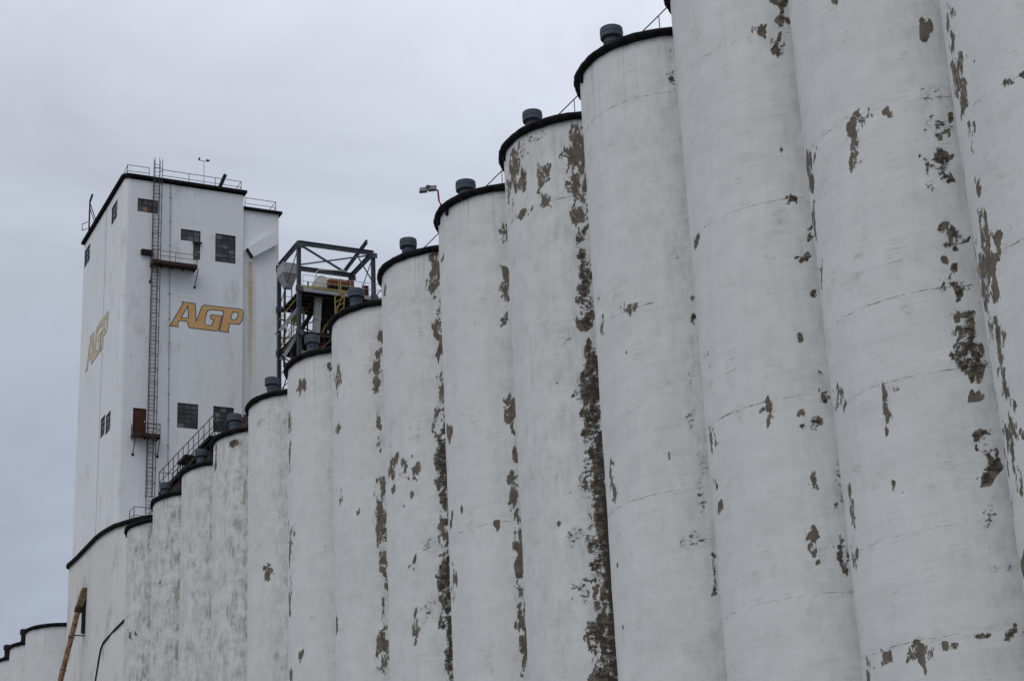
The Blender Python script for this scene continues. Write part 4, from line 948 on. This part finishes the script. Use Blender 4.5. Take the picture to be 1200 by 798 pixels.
# white bucket elevator head, chute, motor
hd = thing('elevator_head', pn(374, 336, 1.6), 'white bucket elevator head standing on the upper deck of the steel frame', 'machine')
a, b_ = pn(368, 336, 1.6), pn(382, 318, 1.6)
MB().box((a.x, a.y-0.5, zl), (b_.x, a.y+0.5, zl+1.15)).build('casing', 'machine_white', hd, bevel=0.05)
MB().tube([((a.x+b_.x)/2, a.y-0.52, zl+1.2), ((a.x+b_.x)/2, a.y+0.52, zl+1.2)], 0.56, 18).build('pulley_cover', 'machine_white', hd)
MB().box((a.x-0.1, a.y-0.58, zl+0.62), (b_.x+0.1, a.y+0.58, zl+0.7)).build('flange', 'galvanised', hd)
MB().box((a.x+0.2, a.y-0.72, zl+0.25), (b_.x-0.2, a.y-0.5, zl+0.7)).build('inspection_hatch', 'galvanised', hd)
MB().tube([(a.x+0.2, a.y, zl+1.5), (a.x+0.2, a.y, zl+2.2), (a.x+0.45, a.y, zl+2.5), (a.x+2.8, a.y+0.2, zl+2.75)], 0.05, 8).build('vent_pipe', 'machine_white', hd)
mo = thing('drive_motor', pn(400, 336, 1.2), 'rust orange drive motor on the upper deck of the steel frame', 'motor')
a, b_ = pn(386, 338, 0.1), pn(415, 327.5, 0.1); zk = zl; zl = zl+0.32
MB().box((a.x, a.y, zl+0.05), (b_.x, a.y+0.9, zl+0.25)).build('base', 'dark_steel', mo)
MB().tube([(a.x+0.1, a.y+0.45, zl+0.62), (b_.x-0.5, a.y+0.45, zl+0.62)], 0.38, 14).build('body', 'motor_orange', mo)
for i in range(6): MB().tube([(a.x+0.3+0.2*i, a.y+0.45, zl+0.62), (a.x+0.34+0.2*i, a.y+0.45, zl+0.62)], 0.41, 14).build('cooling_fin', 'motor_orange', mo)
MB().box((b_.x-0.5, a.y+0.05, zl+0.25), (b_.x, a.y+0.85, zl+0.98)).build('gearbox', 'motor_orange', mo, bevel=0.04)
MB().box((a.x+0.1, a.y+0.1, zk), (b_.x-0.1, a.y+0.8, zl+0.05)).build('plinth', 'dark_steel', mo); zl = zk
sg_ = thing('switch_box', pn(429, 341, 0.8), 'small orange switch box at the end of the upper deck', 'box')
a, b_ = pn(427, 342, 0.8), pn(432, 335, 0.8); MB().box((a.x, a.y, zl), (b_.x, a.y+0.3, b_.z)).build('case', 'motor_orange', sg_); MB().box((a.x+0.06, a.y-0.02, zl+0.12), (b_.x-0.06, a.y, b_.z-0.1)).build('door', 'rust_steel', sg_)
ct_ = thing('grain_chute', pn(367, 415, 1.2), 'pale grey square grain chute dropping through the steel frame tower', 'chute')
MB().bar(pn(373.5, 341, 1.2), pn(367, 440, 1.2), 0.5, 0.5, (0, 1, 0)).build('duct', 'chute_grey', ct_)
for v_ in (350, 375, 400, 415): 
    q_ = pn(373.5-6.5*(v_-341)/99, v_, 1.2); MB().box(q_-Vector((0.3, 0.3, 0.04)), q_+Vector((0.3, 0.3, 0.04))).build('flange', 'chute_grey', ct_)
# stairs in the frame
def stair(label, a, b_, wd, mat, n, tread='dark_steel'):
    a, b_ = Vector(a), Vector(b_); t = thing('frame_stair', a, label, 'stair')
    sd = Vector((0, wd, 0))
    for e in (0, 1): MB().bar(a+sd*e, b_+sd*e, 0.05, 0.26).build('stringer', mat, t)
    for i in range(1, n): p = a.lerp(b_, i/n); MB().box(p+Vector((-0.14, 0.03, -0.02)), p+Vector((0.14, wd-0.03, 0.02))).build('tread', tread, t)
    for e in (0, 1):
        MB().tube([a+sd*e+Vector((0, 0, 1)), b_+sd*e+Vector((0, 0, 1))], 0.022, 6).build('handrail', 'yellow_paint', t)
    return t
stair('pale steel stair flight reaching the upper deck of the steel frame', pn(328, 388, 0.6), pn(349.5, 361, 0.6), 0.9, 'galvanised', 8)
stair('dark steel stair flight in the middle of the steel frame', pn(353, 388, 1.9), pn(381, 343, 1.9), 0.9, 'dark_steel', 10)
stair('pale steel stair flight at the lowest level of the steel frame', pn(333, 395, 0.5)+Vector((0, 0, -1.6)), pn(350, 385, 0.5)+Vector((0, 0, -0.3)), 0.9, 'galvanised', 7)
stair('rust red ladder stair below the upper deck of the steel frame', pn(372, 417, 0.5), pn(385, 390, 0.5), 0.7, 'door_red', 7, 'door_red')
hp = thing('dust_hopper', pn(340, 330, 2.5), 'grey sheet metal hopper in the corner of the steel frame tower', 'hopper')
a, b_ = pn(331.5, 325, 2.5), pn(350, 309, 2.5)
MB().box((a.x, a.y, a.z+0.45), (b_.x, a.y+1.5, b_.z)).build('bin', 'chute_grey', hp, bevel=0.03)
cxx = (a.x+b_.x)/2; vs = [(a.x+0.05, a.y+0.05, a.z+0.45), (b_.x-0.05, a.y+0.05, a.z+0.45), (b_.x-0.05, a.y+1.45, a.z+0.45), (a.x+0.05, a.y+1.45, a.z+0.45), (cxx-0.3, a.y+0.5, a.z-0.6), (cxx+0.3, a.y+0.5, a.z-0.6), (cxx+0.3, a.y+1.0, a.z-0.6), (cxx-0.3, a.y+1.0, a.z-0.6)]
MB().add(vs, [(0,1,2,3), (7,6,5,4), (0,4,5,1), (1,5,6,2), (2,6,7,3), (3,7,4,0)]).build('cone', 'galvanised', hp)
# dark conveyor tube and yellow gate right of the chute
dc = thing('drag_conveyor', pn(385, 360, 1.0), 'dark enclosed conveyor trunk slanting up to the upper deck', 'conveyor')
MB().bar(pn(372, 392, 2.6), pn(397, 346, 2.6), 0.9, 0.8).build('trunk', 'dark_steel', dc)
for e in (0.2, 0.5, 0.8): q_ = pn(372, 392, 2.6).lerp(pn(397, 346, 2.6), e); MB().bar(q_-Vector((0.08, 0, 0.1)), q_+Vector((0.08, 0, 0.1)), 1.0, 0.9).build('flange', 'rust_steel', dc)
ygt = thing('yellow_gate', pn(398, 362, -0.3), 'yellow pipe safety gate under the upper deck of the steel frame', 'gate')
A = [pn(393, 368, -0.3), pn(392.5, 348, -0.3), pn(403.5, 341, -0.3), pn(403, 361, -0.3)]
for i in range(4): MB().tube([A[i], A[(i+1) % 4]], 0.05, 8).build('gate_bar', 'yellow_paint', ygt)
MB().tube([A[0], A[2]], 0.04, 8).build('gate_brace', 'yellow_paint', ygt)
for dv in (0.33, 0.66): MB().tube([A[0].lerp(A[1], dv), A[3].lerp(A[2], dv)], 0.035, 8).build('gate_bar', 'yellow_paint', ygt)
yp = thing('yellow_post_rail', pn(399, 335, 0.2), 'yellow post and rail in front of the orange motor', 'railing')
MB().tube([pn(399, 341, -0.1), pn(399, 327, -0.1)], 0.07, 8).build('post', 'yellow_paint', yp)
MB().tube([pn(386, 332.5, -0.1), pn(416, 336.5, -0.1)], 0.045, 8).build('rail', 'yellow_paint', yp)
